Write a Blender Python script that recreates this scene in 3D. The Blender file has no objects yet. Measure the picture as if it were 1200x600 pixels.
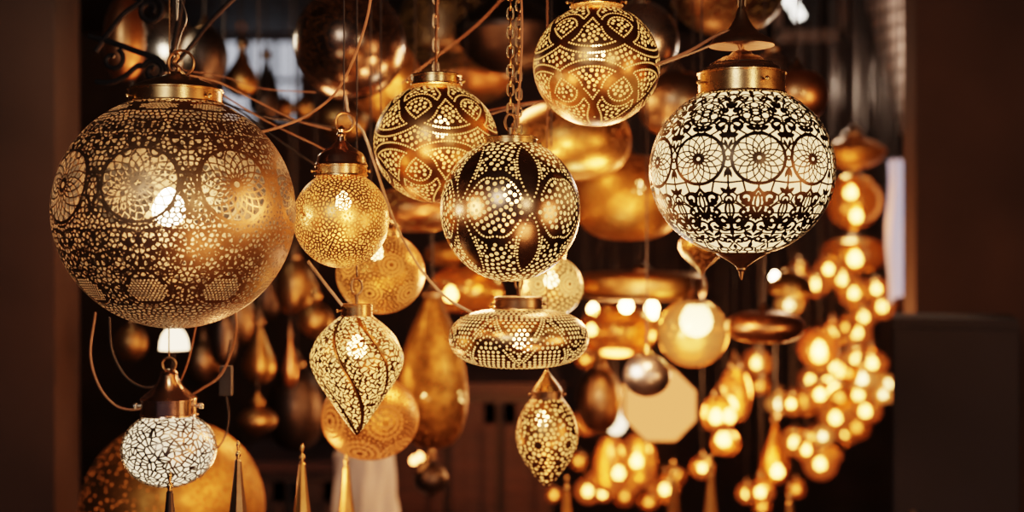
import bpy, math, random
import numpy as np
from mathutils import Vector, kdtree

random.seed(11); rng = np.random.RandomState(7)
C = bpy.context.scene.collection
PI = math.pi
F = 1500.0                       # focal length in pixels of the 1200 px wide frame
CAMZ = 1.55
CEIL = 2.80

def P(px, py, Y):
    return Vector(((px - 600.0) / F * Y, Y, CAMZ + (300.0 - py) / F * Y))

# ------------------------------------------------------------------ objects
def thing(name, label, cat, loc=(0, 0, 0), group=None, rot=None):
    o = bpy.data.objects.new(name, None); C.objects.link(o)
    o.empty_display_size = 0.02
    o.location = loc; o['label'] = label; o['category'] = cat
    if group: o['group'] = group
    if rot: o.rotation_euler = rot
    return o

def tag(o, label, cat, group=None):
    o['label'] = label; o['category'] = cat
    if group: o['group'] = group
    return o

class MB:
    """collects pieces of one mesh"""
    def __init__(s): s.v = []; s.f = []; s.n = 0
    def add(s, v, f):
        s.v.extend([tuple(p) for p in v]); s.f.extend([tuple(i + s.n for i in q) for q in f]); s.n += len(v)
    def box(s, x0, x1, y0, y1, z0, z1):
        v = [(x, y, z) for x in (x0, x1) for y in (y0, y1) for z in (z0, z1)]
        s.add(v, [(0, 1, 3, 2), (4, 6, 7, 5), (0, 4, 5, 1), (2, 3, 7, 6), (0, 2, 6, 4), (1, 5, 7, 3)])
    def lathe(s, prof, n=32, c=(0, 0), cap=True):
        v = []; f = []
        for (r, z) in prof:
            for j in range(n):
                a = 2 * PI * j / n
                v.append((c[0] + r * math.cos(a), c[1] + r * math.sin(a), z))
        for i in range(len(prof) - 1):
            for j in range(n):
                k = (j + 1) % n
                f.append((i * n + j, (i + 1) * n + j, (i + 1) * n + k, i * n + k))
        if cap:
            if prof[0][0] > 1e-5: f.append(tuple(range(n)))
            if prof[-1][0] > 1e-5: f.append(tuple(range((len(prof) - 1) * n, len(prof) * n))[::-1])
        s.add(v, f)
    def tube(s, pts, r, n=6, closed=False, taper=None):
        pts = [Vector(p) for p in pts]; m = len(pts); v = []; f = []
        prev = None
        for i, p in enumerate(pts):
            if closed: t = pts[(i + 1) % m] - pts[i - 1]
            else: t = pts[min(i + 1, m - 1)] - pts[max(i - 1, 0)]
            t.normalize()
            if prev is None:
                a = Vector((0, 0, 1)) if abs(t.z) < .9 else Vector((1, 0, 0))
                nrm = t.cross(a).normalized()
            else:
                nrm = (prev - t * prev.dot(t)).normalized()
            prev = nrm; b = t.cross(nrm)
            rr = r if taper is None else r * taper(i / max(1, m - 1))
            for j in range(n):
                a = 2 * PI * j / n
                v.append(p + nrm * (rr * math.cos(a)) + b * (rr * math.sin(a)))
        for i in range(m if closed else m - 1):
            i2 = (i + 1) % m
            for j in range(n):
                k = (j + 1) % n
                f.append((i * n + j, i * n + k, i2 * n + k, i2 * n + j))
        if not closed:
            f.append(tuple(range(n))[::-1]); f.append(tuple(range((m - 1) * n, m * n)))
        s.add(v, f)
    def ball(s, c, r, nu=16, nv=10, sz=1.0):
        prof = [(max(r * math.sin(PI * i / nv), 1e-5), c[2] - r * sz * math.cos(PI * i / nv)) for i in range(nv + 1)]
        s.lathe(prof, nu, (c[0], c[1]), False)
    def ring(s, c, R, r, plane='xz', n=24, m=8, sx=1.0, sz=1.0):
        pts = []
        for i in range(n):
            a = 2 * PI * i / n
            p, q = R * sx * math.cos(a), R * sz * math.sin(a)
            pts.append((c[0] + p, c[1], c[2] + q) if plane == 'xz' else ((c[0], c[1] + p, c[2] + q) if plane == 'yz' else (c[0] + p, c[1] + q, c[2])))
        s.tube(pts, r, m, True)
    def build(s, name, mat, parent=None, smooth=True, angle=40):
        me = bpy.data.meshes.new(name)
        me.from_pydata(s.v, [], s.f); me.update()
        me.materials.append(mat)
        if smooth:
            me.polygons.foreach_set('use_smooth', [True] * len(me.polygons))
            if angle and hasattr(me, 'set_sharp_from_angle'): me.set_sharp_from_angle(angle=math.radians(angle))
        o = bpy.data.objects.new(name, me); C.objects.link(o)
        if parent is not None: o.parent = parent
        return o

def catmull(pts, n=10):
    pts = [Vector(p) for p in pts]; out = []
    q = [pts[0] * 2 - pts[1]] + pts + [pts[-1] * 2 - pts[-2]]
    for i in range(1, len(q) - 2):
        for k in range(n):
            t = k / n; a, b, c, d = q[i - 1], q[i], q[i + 1], q[i + 2]
            out.append(.5 * ((2 * b) + (c - a) * t + (2 * a - 5 * b + 4 * c - d) * t * t + (3 * b - a - 3 * c + d) * t ** 3))
    out.append(pts[-1]); return out

# ------------------------------------------------------------------ materials
class NT:
    def __init__(s, name):
        s.m = bpy.data.materials.new(name); s.m.use_nodes = True
        s.t = s.m.node_tree; s.t.nodes.clear()
        s.out = s.t.nodes.new('ShaderNodeOutputMaterial')
    def n(s, typ, ins=None, **kw):
        nd = s.t.nodes.new(typ)
        for k, v in kw.items(): setattr(nd, k, v)
        for k, v in (ins or {}).items():
            sock = nd.inputs[k]
            if hasattr(v, 'is_linked') or isinstance(v, bpy.types.NodeSocket): s.t.links.new(v, sock)
            else: sock.default_value = v
        return nd
    def done(s, sock): s.t.links.new(sock, s.out.inputs['Surface']); return s.m
    def ramp(s, fac, stops):
        r = s.n('ShaderNodeValToRGB', {'Fac': fac}); e = r.color_ramp.elements
        while len(e) < len(stops): e.new(.5)
        for k, (p, c) in enumerate(stops): e[k].position = p; e[k].color = c if len(c) == 4 else (*c, 1)
        return r.outputs['Color']

def rgba(c): return (c[0], c[1], c[2], 1)
def mul(c, k): return (c[0] * k, c[1] * k, c[2] * k)

def metal_bsdf(t, col, rough, patina=.5, scale=60, bump=.15, metallic=1.0):
    tc = t.n('ShaderNodeTexCoord')
    nz = t.n('ShaderNodeTexNoise', {'Vector': tc.outputs['Object'], 'Scale': scale, 'Detail': 5, 'Roughness': .65})
    col_s = t.ramp(nz.outputs['Fac'], [(.3, mul(col, 1 - patina)), (.7, col)])
    rr = t.n('ShaderNodeMapRange', {'Value': nz.outputs['Fac'], 'From Min': .3, 'From Max': .7, 'To Min': min(1, rough * 1.5), 'To Max': rough})
    ins = {'Base Color': col_s, 'Metallic': metallic, 'Roughness': rr.outputs[0]}
    if bump:
        b = t.n('ShaderNodeBump', {'Height': nz.outputs['Fac'], 'Strength': bump, 'Distance': .002})
        ins['Normal'] = b.outputs[0]
    return t.n('ShaderNodeBsdfPrincipled', ins)

def metal(name, col, rough=.3, patina=.5, scale=60, bump=.1):
    t = NT(name); return t.done(metal_bsdf(t, col, rough, patina, scale, bump).outputs[0])

def pierced(name, col, rough, glow, strength, transp, w=.00025, patina=.4, bump=.1, scale=60):
    """metal sheet whose cut-outs (vertex field 'cut' > 0) blend a painted-in glow, in place of the lit inside, with see-through"""
    t = NT(name)
    b = metal_bsdf(t, col, rough, patina, scale, bump)
    at = t.n('ShaderNodeAttribute', attribute_name='cut')
    mr = t.n('ShaderNodeMapRange', {'Value': at.outputs['Fac'], 'From Min': -w, 'From Max': w})
    em = t.n('ShaderNodeEmission', {'Color': rgba(glow), 'Strength': strength})  # emission painted into the holes in place of the lit inner wall
    tr = t.n('ShaderNodeBsdfTransparent')
    mx = t.n('ShaderNodeMixShader', {0: transp, 1: em.outputs[0], 2: tr.outputs[0]})
    m2 = t.n('ShaderNodeMixShader', {0: mr.outputs[0], 1: b.outputs[0], 2: mx.outputs[0]})
    m = t.done(m2.outputs[0]); m.cycles.emission_sampling = 'NONE'; return m

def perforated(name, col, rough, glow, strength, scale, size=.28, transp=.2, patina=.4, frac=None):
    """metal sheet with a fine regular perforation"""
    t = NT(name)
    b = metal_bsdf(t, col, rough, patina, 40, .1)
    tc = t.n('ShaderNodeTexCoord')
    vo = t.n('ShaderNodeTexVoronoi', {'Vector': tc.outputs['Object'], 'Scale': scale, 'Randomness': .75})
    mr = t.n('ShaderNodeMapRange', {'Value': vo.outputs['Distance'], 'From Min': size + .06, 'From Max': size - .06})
    em = t.n('ShaderNodeEmission', {'Color': rgba(glow), 'Strength': strength})  # perforation glows by itself, standing in for light from inside
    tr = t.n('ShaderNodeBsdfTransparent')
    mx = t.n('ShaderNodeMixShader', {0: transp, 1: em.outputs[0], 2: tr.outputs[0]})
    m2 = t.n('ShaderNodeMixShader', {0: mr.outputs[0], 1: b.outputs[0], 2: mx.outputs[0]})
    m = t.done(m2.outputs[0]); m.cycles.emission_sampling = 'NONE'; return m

def emit(name, col, s, sampling='NONE'):
    t = NT(name); m = t.done(t.n('ShaderNodeEmission', {'Color': rgba(col), 'Strength': s}).outputs[0])
    m.cycles.emission_sampling = sampling; return m

def glow_glass(name, col, s, transp=.45, rough=.2):
    """thin coloured lamp glass, its bulb light painted in as emission, that the bulb shows through"""
    t = NT(name)
    lw = t.n('ShaderNodeLayerWeight', {'Blend': .45})
    tr = t.n('ShaderNodeBsdfTransparent', {'Color': rgba((1, .75, .4))})
    em = t.n('ShaderNodeEmission', {'Color': rgba(col), 'Strength': s})  # the glass emits by itself in place of light from the bulb
    gl = t.n('ShaderNodeBsdfGlossy', {'Color': rgba((1, .58, .22)), 'Roughness': rough})
    a = t.n('ShaderNodeMixShader', {0: transp, 1: em.outputs[0], 2: tr.outputs[0]})
    k = t.n('ShaderNodeMapRange', {'Value': lw.outputs['Facing'], 'To Min': .25, 'To Max': .85})
    b = t.n('ShaderNodeMixShader', {0: k.outputs[0], 1: a.outputs[0], 2: gl.outputs[0]})
    m = t.done(b.outputs[0]); m.cycles.emission_sampling = 'NONE'; return m

def wood(name, c1, c2, rough=.6, scale=(2, 2, 30)):
    t = NT(name); tc = t.n('ShaderNodeTexCoord')
    mp = t.n('ShaderNodeMapping', {'Vector': tc.outputs['Object'], 'Scale': scale})
    nz = t.n('ShaderNodeTexNoise', {'Vector': mp.outputs[0], 'Scale': 3, 'Detail': 6})
    col = t.ramp(nz.outputs['Fac'], [(.3, c1), (.7, c2)])
    bp = t.n('ShaderNodeBump', {'Height': nz.outputs['Fac'], 'Strength': .3, 'Distance': .01})
    return t.done(t.n('ShaderNodeBsdfPrincipled', {'Base Color': col, 'Roughness': rough, 'Normal': bp.outputs[0]}).outputs[0])

def matte(name, c, rough=.7, var=.3, scale=12):
    t = NT(name); tc = t.n('ShaderNodeTexCoord')
    nz = t.n('ShaderNodeTexNoise', {'Vector': tc.outputs['Object'], 'Scale': scale, 'Detail': 4})
    col = t.ramp(nz.outputs['Fac'], [(.3, mul(c, 1 - var)), (.7, c)])
    return t.done(t.n('ShaderNodeBsdfPrincipled', {'Base Color': col, 'Roughness': rough}).outputs[0])

WARM = (1.0, .56, .18); AMBER = (1.0, .44, .09); CREAM = (1.0, .78, .46)
M = {}
M['brass'] = metal('polished brass', (.66, .40, .18), .22, .25, 50, .05)
M['bronze'] = metal('dark bronze', (.33, .21, .12), .30, .4, 50, .08)
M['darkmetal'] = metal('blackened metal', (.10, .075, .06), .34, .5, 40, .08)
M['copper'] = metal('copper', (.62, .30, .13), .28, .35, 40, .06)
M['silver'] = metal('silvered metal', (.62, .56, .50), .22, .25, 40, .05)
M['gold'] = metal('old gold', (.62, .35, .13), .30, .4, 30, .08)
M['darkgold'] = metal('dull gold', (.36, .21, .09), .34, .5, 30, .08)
M['coppersilver'] = metal('polished copper bell', (.66, .43, .30), .16, .2, 50, .04)
M['iron'] = metal('black iron', (.035, .03, .03), .45, .4, 30, .1)
M['wire'] = matte('copper coloured cord', (.42, .20, .10), .45, .3, 60)
M['palewire'] = matte('clear cord', (.55, .42, .32), .35, .3, 60)
M['blackwire'] = matte('black cord', (.02, .017, .017), .5, .3, 60)
M['bulb'] = emit('lit bulb', (1.0, .46, .15), 64)
M['bulbwhite'] = emit('lit white bulb', (1.0, .70, .42), 40)
M['bulbdim'] = emit('dim bulb', (1.0, .34, .09), 12)

# ------------------------------------------------------------------ pierced surfaces
def sphere_prof(Rx, Rz, cz, lat0, lat1, n=80):
    out = []
    for i in range(n + 1):
        a = math.radians(lat0 + (lat1 - lat0) * i / n)
        out.append((max(Rx * math.cos(a), 1e-5), cz + Rz * math.sin(a)))
    return out

def resample(prof, nv):
    p = np.array(prof); d = np.r_[0, np.cumsum(np.hypot(*np.diff(p, axis=0).T))]
    s = np.linspace(0, d[-1], nv)
    return np.interp(s, d, p[:, 0]), np.interp(s, d, p[:, 1]), s

def shell(name, parent, prof, mat, field, nu=480, nv=240, lobe=None):
    """surface of revolution, angle 0 towards -Y, with vertex field 'cut'"""
    r, z, s = resample(prof, nv)
    u = np.linspace(-PI, PI, nu + 1)
    U, R = np.meshgrid(u, r); _, Z = np.meshgrid(u, z)
    T = np.meshgrid(u, np.linspace(0, 1, nv))[1]
    if lobe is not None: R = R * lobe(U, T)
    V = np.stack([R * np.sin(U), -R * np.cos(U), Z], -1)
    cut = field(V, U, T)
    W = nu + 1
    idx = np.arange(nv * W).reshape(nv, W)
    q = np.stack([idx[:-1, :-1], idx[:-1, 1:], idx[1:, 1:], idx[1:, :-1]], -1).reshape(-1, 4)
    me = bpy.data.meshes.new(name)
    nvt = nv * W; nf = len(q)
    me.vertices.add(nvt); me.vertices.foreach_set('co', V.reshape(-1).astype(np.float32))
    me.loops.add(nf * 4); me.loops.foreach_set('vertex_index', q.reshape(-1).astype(np.int32))
    me.polygons.add(nf); me.polygons.foreach_set('loop_start', np.arange(0, nf * 4, 4, dtype=np.int32))
    me.update(calc_edges=True)
    me.polygons.foreach_set('use_smooth', np.ones(nf, dtype=bool))
    at = me.attributes.new('cut', 'FLOAT', 'POINT')
    at.data.foreach_set('value', cut.reshape(-1).astype(np.float32))
    me.materials.append(mat)
    o = bpy.data.objects.new(name, me); C.objects.link(o); o.parent = parent
    return o

def kd_of(pts):
    k = kdtree.KDTree(len(pts))
    for i, p in enumerate(pts): k.insert(p, i)
    k.balance(); return k

def near_dots(V, pts, rad, n=3):
    """signed: > 0 inside a dot"""
    kd = kd_of(pts); sh = V.shape[:2]; out = np.empty(sh[0] * sh[1]); i = 0
    fn = kd.find_n
    for p in V.reshape(-1, 3):
        out[i] = max(rad[k] - d for (_, k, d) in fn(p, n)); i += 1
    return out.reshape(sh)

def mosaic(V, pts, t):
    """> 0 inside Voronoi cells, t = half width of the metal between them"""
    kd = kd_of(pts); sh = V.shape[:2]; out = np.empty(sh[0] * sh[1]); i = 0
    fn = kd.find_n; P3 = np.asarray(pts)
    for p in V.reshape(-1, 3):
        a, b = fn(p, 2)
        dd = math.sqrt(max(1e-12, (a[0] - b[0]).length_squared))
        out[i] = (b[2] ** 2 - a[2] ** 2) / (2 * dd) - t; i += 1
    return out.reshape(sh)

def ll(lon, lat):
    lon = np.radians(lon); lat = np.radians(lat)
    return np.stack([np.cos(lat) * np.sin(lon), -np.cos(lat) * np.cos(lon), np.sin(lat)], -1)

def fib(n, jit=0):
    i = np.arange(n) + .5; z = 1 - 2 * i / n; a = PI * (1 + 5 ** .5) * i
    p = np.stack([np.sqrt(1 - z * z) * np.cos(a), np.sqrt(1 - z * z) * np.sin(a), z], -1)
    p += rng.normal(0, jit, p.shape); return p / np.linalg.norm(p, axis=1, keepdims=True)

def lace(n, lat0, lat1, gap, avoid=(), phase=0, lim=4000):
    """points in a mirrored tile repeated n times round the globe (degrees)"""
    per = 360.0 / n; half = per / 2; P_ = []
    for _ in range(lim):
        la = math.degrees(math.asin(rng.uniform(math.sin(math.radians(lat0)), math.sin(math.radians(lat1)))))
        c = max(.2, math.cos(math.radians(la))); lo = rng.uniform(0, half)
        e = gap * .5 / c
        if lo < e: lo = 0 if lo < e * .5 else e
        if half - lo < e: lo = half if half - lo < e * .5 else half - e
        if any(math.hypot((lo - a) * c, la - b) < gap for a, b in P_): continue
        if any(math.hypot((lo - a) * c, la - b) < r for a, b, r in avoid): continue
        P_.append((lo, la))
    out = []
    for i in range(n):
        for lo, la in P_:
            out.append(ll(per * i + lo + phase, la))
            if 0 < lo < half: out.append(ll(per * i - lo + phase, la))
    return np.array(out)

class Dots:
    """dot layout on the unit sphere that keeps the dots apart and off the solid bands"""
    def __init__(s): s.p = []; s.r = []; s.cell = {}
    def ok(s, p, r, gap):
        h = .08; c = tuple(np.floor(p / h).astype(int))
        for dx in (-1, 0, 1):
            for dy in (-1, 0, 1):
                for dz in (-1, 0, 1):
                    for k in s.cell.get((c[0] + dx, c[1] + dy, c[2] + dz), ()):
                        if np.linalg.norm(p - s.p[k]) < (r + s.r[k]) * gap: return False
        return True
    def put(s, p, r, gap=1.18):
        p = np.asarray(p)
        if not s.ok(p, r, gap): return
        s.cell.setdefault(tuple(np.floor(p / .08).astype(int)), []).append(len(s.p)); s.p.append(p); s.r.append(r)

def circle_on(c, rho, step):
    c = c / np.linalg.norm(c)
    a = np.cross(c, (0, 0, 1.0))
    if np.linalg.norm(a) < 1e-3: a = np.array((1.0, 0, 0))
    a /= np.linalg.norm(a); b = np.cross(c, a)
    n = max(6, int(2 * PI * math.sin(rho) / step))
    t = np.linspace(0, 2 * PI, n, endpoint=False)
    return math.cos(rho) * c + math.sin(rho) * (np.outer(np.cos(t), a) + np.outer(np.sin(t), b))

def dot_layout(circles, band, rs, rb, keep=lambda p: True, solid=lambda p: False, extra_solid=None):
    """circles: (unit centre, angular radius).  A solid band follows every circle, a row of small dots lines it on both sides, larger dots fill the rest"""
    cc = np.array([c / np.linalg.norm(c) for c, _ in circles]); rr = np.array([r for _, r in circles])
    def dist(p): return np.min(np.abs(np.arccos(np.clip(cc @ p, -1, 1)) - rr))
    D = Dots()
    for c, r in circles:
        for off in (band + rs, -band - rs):
            for p in circle_on(c, r + off, 2.9 * rs):
                if dist(p) > band + rs * .6 and keep(p) and not (extra_solid and extra_solid(p)): D.put(p, rs, 1.1)
    n = int(4 * PI / (2.75 * rb) ** 2 * 1.15)
    for p in fib(n * 5):
        if dist(p) > band + rs * 2.4 and keep(p) and not solid(p) and not (extra_solid and extra_solid(p)): D.put(p, rb * rng.uniform(.82, 1.05), 1.30)
    for p in fib(int(n * 1.9)):
        if dist(p) > band + rs * 2.2 and keep(p) and not solid(p) and not (extra_solid and extra_solid(p)): D.put(p, rs, 1.5)
    return np.array(D.p), np.array(D.r)

def map_sphere(p, V):
    return p

# strokes: metal drawn as chains of discs around local centres (lon, lat), offsets in degrees of arc
class Strokes:
    def __init__(s): s.p = []; s.r = []
    def pts(s, lonc, latc, xy, th):
        xy = np.asarray(xy, float)
        th = np.broadcast_to(np.asarray(th, float), (len(xy),))
        lat = latc + xy[:, 1]
        lon = lonc + xy[:, 0] / np.maximum(.15, np.cos(np.radians(lat)))
        s.p.append(ll(lon, lat)); s.r.append(np.radians(th))
    def ring(s, lonc, latc, R, th, c=(0, 0)):
        n = max(12, int(2 * PI * R / .55)); t = np.linspace(0, 2 * PI, n, endpoint=False)
        s.pts(lonc, latc, np.stack([c[0] + R * np.cos(t), c[1] + R * np.sin(t)], -1), th)
    def spiral(s, lonc, latc, c, r0, r1, a0, a1, t0, t1, mirror=True):
        L = abs(a1 - a0) * PI / 180 * (r0 + r1) / 2; n = max(8, int(L / .5))
        k = np.linspace(0, 1, n); r = r0 + (r1 - r0) * k; a = np.radians(a0 + (a1 - a0) * k)
        xy = np.stack([c[0] + r * np.cos(a), c[1] + r * np.sin(a)], -1); th = t0 + (t1 - t0) * k
        s.pts(lonc, latc, xy, th)
        if mirror: s.pts(lonc, latc, xy * (-1, 1), th)
    def leaf(s, lonc, latc, p0, p1, th, mirror=True, n=10):
        k = np.linspace(0, 1, n)[:, None]; xy = np.array(p0) * (1 - k) + np.array(p1) * k
        w = th * np.sin(PI * np.clip(k[:, 0] * .9 + .06, 0, 1)) + .15
        s.pts(lonc, latc, xy, w)
        if mirror: s.pts(lonc, latc, xy * (-1, 1), w)
    def line(s, lonc, latc, xys, th, mirror=True):
        out = []
        for a, b in zip(xys[:-1], xys[1:]):
            a = np.array(a, float); b = np.array(b, float); n = max(2, int(np.linalg.norm(b - a) / .45))
            out += [a + (b - a) * k / n for k in range(n)]
        out.append(np.array(xys[-1], float)); xy = np.array(out)
        s.pts(lonc, latc, xy, th)
        if mirror: s.pts(lonc, latc, xy * (-1, 1), th)
    def vesica(s, lonc, latc, c, w, h, th):
        k = np.linspace(-1, 1, max(8, int(2 * h / .5)))
        x = w * (1 - k * k); y = h * k
        s.pts(lonc, latc, np.stack([c[0] + x, c[1] + y], -1), th); s.pts(lonc, latc, np.stack([c[0] - x, c[1] + y], -1), th)
    def rosette(s, lonc, latc, R, n, th, thr):
        s.ring(lonc, latc, R, thr); 
        k = np.linspace(.12, 1, max(14, int(R * 1.6)))
        for i in range(n):
            for sg in (1, -1):
                a = 2 * PI * i / n + sg * (k ** .8) * 1.15
                s.pts(lonc, latc, np.stack([R * k * np.cos(a), R * k * np.sin(a)], -1), th)
        s.ring(lonc, latc, R * .12, th * 1.6)
    def field(s, V, sc):
        p = np.concatenate(s.p) * np.asarray(sc); r = np.concatenate(s.r) * float(np.mean(sc))
        return -near_dots(V, p, r, 5)

# ------------------------------------------------------------------ small hardware
def chain_mb(mb, x, y, z0, z1, L, W, r):
    n = int((z1 - z0) / (L - 2.2 * r)) + 1; st = (z1 - z0) / n; h = L / 2 - W / 2
    for i in range(n):
        zc = z0 + st * (i + .5); pts = []
        for k in range(6):
            a = PI * k / 5; pts.append((W / 2 * math.cos(a), h + W / 2 * math.sin(a)))
        for k in range(6):
            a = PI + PI * k / 5; pts.append((W / 2 * math.cos(a), -h + W / 2 * math.sin(a)))
        mb.tube([(x + p, y, zc + q) if i % 2 == 0 else (x, y + p, zc + q) for p, q in pts], r, 5, True)

def lathe_part(name, parent, prof_px, k, yb, mat, n=40, angle=35):
    """profile given as (radius px, y px); k metres per px; yb = y px of the root"""
    mb = MB(); mb.lathe([(max(r * k, 1e-5), (yb - y) * k) for r, y in prof_px], n)
    return mb.build(name, mat, parent, True, angle)

def collar_prof(r, y0, y1):
    """band-like collar from top y0 to bottom y1"""
    return [(r * .96, y0), (r, y0 + .8), (r, y0 + 2.2), (r * .97, y0 + 2.8), (r * .97, y1 - 2.8), (r, y1 - 2.2), (r * 1.01, y1 - .5), (r * .98, y1)]

def screws(parent, k, yb, r, y, a_list, mat, size=2.0):
    for a in a_list:
        mb = MB()
        d = Vector((math.sin(a), -math.cos(a), 0)); z = (yb - y) * k
        c0 = d * (r * k * .97); c1 = d * (r * k + size * 1.6 * k)
        mb.tube([c0 + Vector((0, 0, z)), c1 + Vector((0, 0, z))], size * .45 * k, 8)
        mb.ball(c1 + Vector((0, 0, z)), size * k, 10, 8)
        mb.build('screw', mat, parent)

def bulb_part(parent, z, r, mat, x=0, y=0):
    mb = MB(); prof = []
    for i in range(13):
        a = PI * i / 12
        prof.append((max(1e-5, r * math.sin(a) * (1 if a < 1.6 else 1 - .25 * (a - 1.6))), z - r * math.cos(a) * (1 if a < 1.6 else 1.35)))
    mb.lathe(prof, 16, (x, y)); return mb.build('bulb', mat, parent)

def light(name, loc, energy, col, r=.03):
    d = bpy.data.lights.new(name, 'POINT'); d.energy = energy; d.color = col; d.shadow_soft_size = r
    o = bpy.data.objects.new(name, d); C.objects.link(o); o.location = loc; return o

def cord_part(parent, x, y, z0, mat, r=.0015, name='cord', loc=None):
    """straight cord from local height z0 up to the ceiling"""
    ztop = CEIL - parent.location.z
    mb = MB(); mb.tube([(x, y, z0), (x + r * .5, y, (z0 + ztop) / 2), (x, y, ztop)], r, 6)
    return mb.build(name, mat, parent)

# =================================================================== HERO LANTERNS
def globe_root(name, label, cx, yb, Y, cat='lantern', group=None):
    return thing(name, label, cat, P(cx, yb, Y), group)

# ---- dotted globes ---------------------------------------------------------
def overlapping_circles(n, lat, rho, lat2, rho2, ph=0):
    cs = []
    for k in range(n):
        for sg in (1, -1):
            cs.append((ll(360 / n * k + ph, sg * lat), math.radians(rho)))
            cs.append((ll(360 / n * (k + .5) + ph, sg * lat2), math.radians(rho2)))
    return cs

DOT_CACHE = {}
def petal_dots():
    if 'petal' not in DOT_CACHE:
        DOT_CACHE['petal'] = dot_layout(overlapping_circles(6, 46, 40, 30, 15), .040, .0150, .029)
    return DOT_CACHE['petal']

def star_dots():
    if 'star' in DOT_CACHE: return DOT_CACHE['star']
    n = 6; per = 60.0; ves = []
    for k in range(n):
        for sg in (1, -1): ves.append((360 / n * k, sg))
    def vdist(p):
        lat = math.degrees(math.asin(max(-1, min(1, p[2])))); lon = math.degrees(math.atan2(p[0], -p[1]))
        best = 99
        for (l0, sg) in ves:
            d = (lon - l0 + 180) % 360 - 180; la = lat * sg
            t = (la - 31) / 27.0
            w = 7.6 * (1 - t * t) if abs(t) < 1 else -abs(abs(t) - 1) * 27
            best = min(best, abs(d) * math.cos(math.radians(lat)) - w if abs(t) < 1 else math.hypot(d * math.cos(math.radians(lat)), (abs(t) - 1) * 27))
        return best
    D = Dots(); rs = .0145; rb = .0295
    def node(p):
        lat = math.degrees(math.asin(p[2])); lon = math.degrees(math.atan2(p[0], -p[1]))
        d = (lon + per / 2) % per - per / 2
        return abs(d) + abs(lat) < 10
    tri = []
    for k in range(n):
        for sg in (1, -1):
            for s2 in (1, -1):
                a = 360 / n * k
                # small triangle beside each vesica and the curved band under it
                T = [(a + s2 * 11.5, sg * 23), (a + s2 * 22, sg * 31), (a + s2 * 13, sg * 40)]
                tri.append(T)
    tl = []
    for T in tri:
        for (p, q) in zip(T, T[1:] + T[:1]):
            for t in np.linspace(0, 1, 7, endpoint=False):
                tl.append(ll(p[0] * (1 - t) + q[0] * t, p[1] * (1 - t) + q[1] * t))
    for k in range(n):
        for sg in (1, -1):
            a = 360 / n * k
            for s2 in (1, -1):
                for t in np.linspace(-.97, .97, 34):
                    w = 8.6 * (1 - t * t); la = 31 + 27 * t
                    D.put(ll(a + s2 * w / math.cos(math.radians(la)), sg * la), rs, 1.12)
                for t in np.linspace(0, 1, 24):                       # curved row round the dotted hexagons
                    la = 10 + 6 * math.sin(PI * t) + 12 * t; lo = a + s2 * (9 + 21 * t)
                    D.put(ll(lo, sg * la), rs, 1.12)
    for p in tl: D.put(p, rs, 1.1)
    cen = [(ll(*np.mean(np.array(T), axis=0))) for T in tri]
    for c in cen: D.put(c, rb, 1.0)
    cc = np.array(cen)
    # bands
    def band(p):
        lat = abs(math.degrees(math.asin(p[2]))); lon = math.degrees(math.atan2(p[0], -p[1]))
        d = abs((lon + per / 2) % per - per / 2)
        la = 10 + 6 * math.sin(PI * max(0, min(1, (d - 9) / 21))) + 12 * max(0, min(1, (d - 9) / 21))
        return abs(lat - la - 3) < 3.6
    def circ(p): return np.max(cc @ p) > math.cos(math.radians(8.5))
    for p in fib(int(4 * PI / (2.6 * rb) ** 2 * 5)):
        if vdist(p) < 3.5 or node(p) or band(p) or circ(p): continue
        D.put(p, rb * rng.uniform(.85, 1.05), 1.33)
    for p in fib(5200):
        if vdist(p) < 3.0 or node(p) or band(p) or circ(p): continue
        if abs(p[2]) > .5: D.put(p, rs, 1.5)
    DOT_CACHE['star'] = (np.array(D.p), np.array(D.r)); return DOT_CACHE['star']

def dotted_globe(name, label, cx, cy, R, Y, collar, dots, mat, rotz=0, collar_r=29, bulb=(0, .3), Ry=None, lat_top=66, tilt=0):
    k = Y / F; Ry = Ry or R; yb = cy + Ry
    root = globe_root(name, label, cx, yb, Y)
    root.rotation_euler = (0, math.radians(tilt), 0)
    sc = np.array((R * k, R * k, Ry * k)); cz = Ry * k
    ca, sa = math.cos(rotz), math.sin(rotz)
    p, r = dots
    q = np.stack([p[:, 0] * ca - p[:, 1] * sa, p[:, 0] * sa + p[:, 1] * ca, p[:, 2]], -1) * sc + (0, 0, cz)
    def field(V, U, T): return near_dots(V, q, r * R * k, 2)
    shell('shade', root, sphere_prof(R * k, Ry * k, cz, -89.5, lat_top), mat, field, 560, 280)
    y0, y1 = collar
    lathe_part('collar', root, [(collar_r * .3, y0 - 1.5), (collar_r * .9, y0 - .8)] + collar_prof(collar_r, y0, y1), k, yb, M['brass'])
    screws(root, k, yb, collar_r, (y0 + y1) / 2 + 1.5, (1.35, -1.45), M['brass'], 2.2)
    bulb_part(root, cz + bulb[1] * Ry * k, .0115, M['bulb'], bulb[0] * R * k, 0)
    L = light('bulb_light', P(cx, cy - bulb[1] * Ry, Y), 1.3, (1, .44, .14), .012)
    return root, k, yb

M['star'] = pierced('dot pierced dark nickel', (.34, .22, .14), .20, (1.0, .50, .16), 1.9, .3, patina=.25, bump=.04)
M['petal'] = pierced('dot pierced brass', (.50, .25, .10), .26, (1.0, .43, .11), 2.0, .3, patina=.25, bump=.04)

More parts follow.
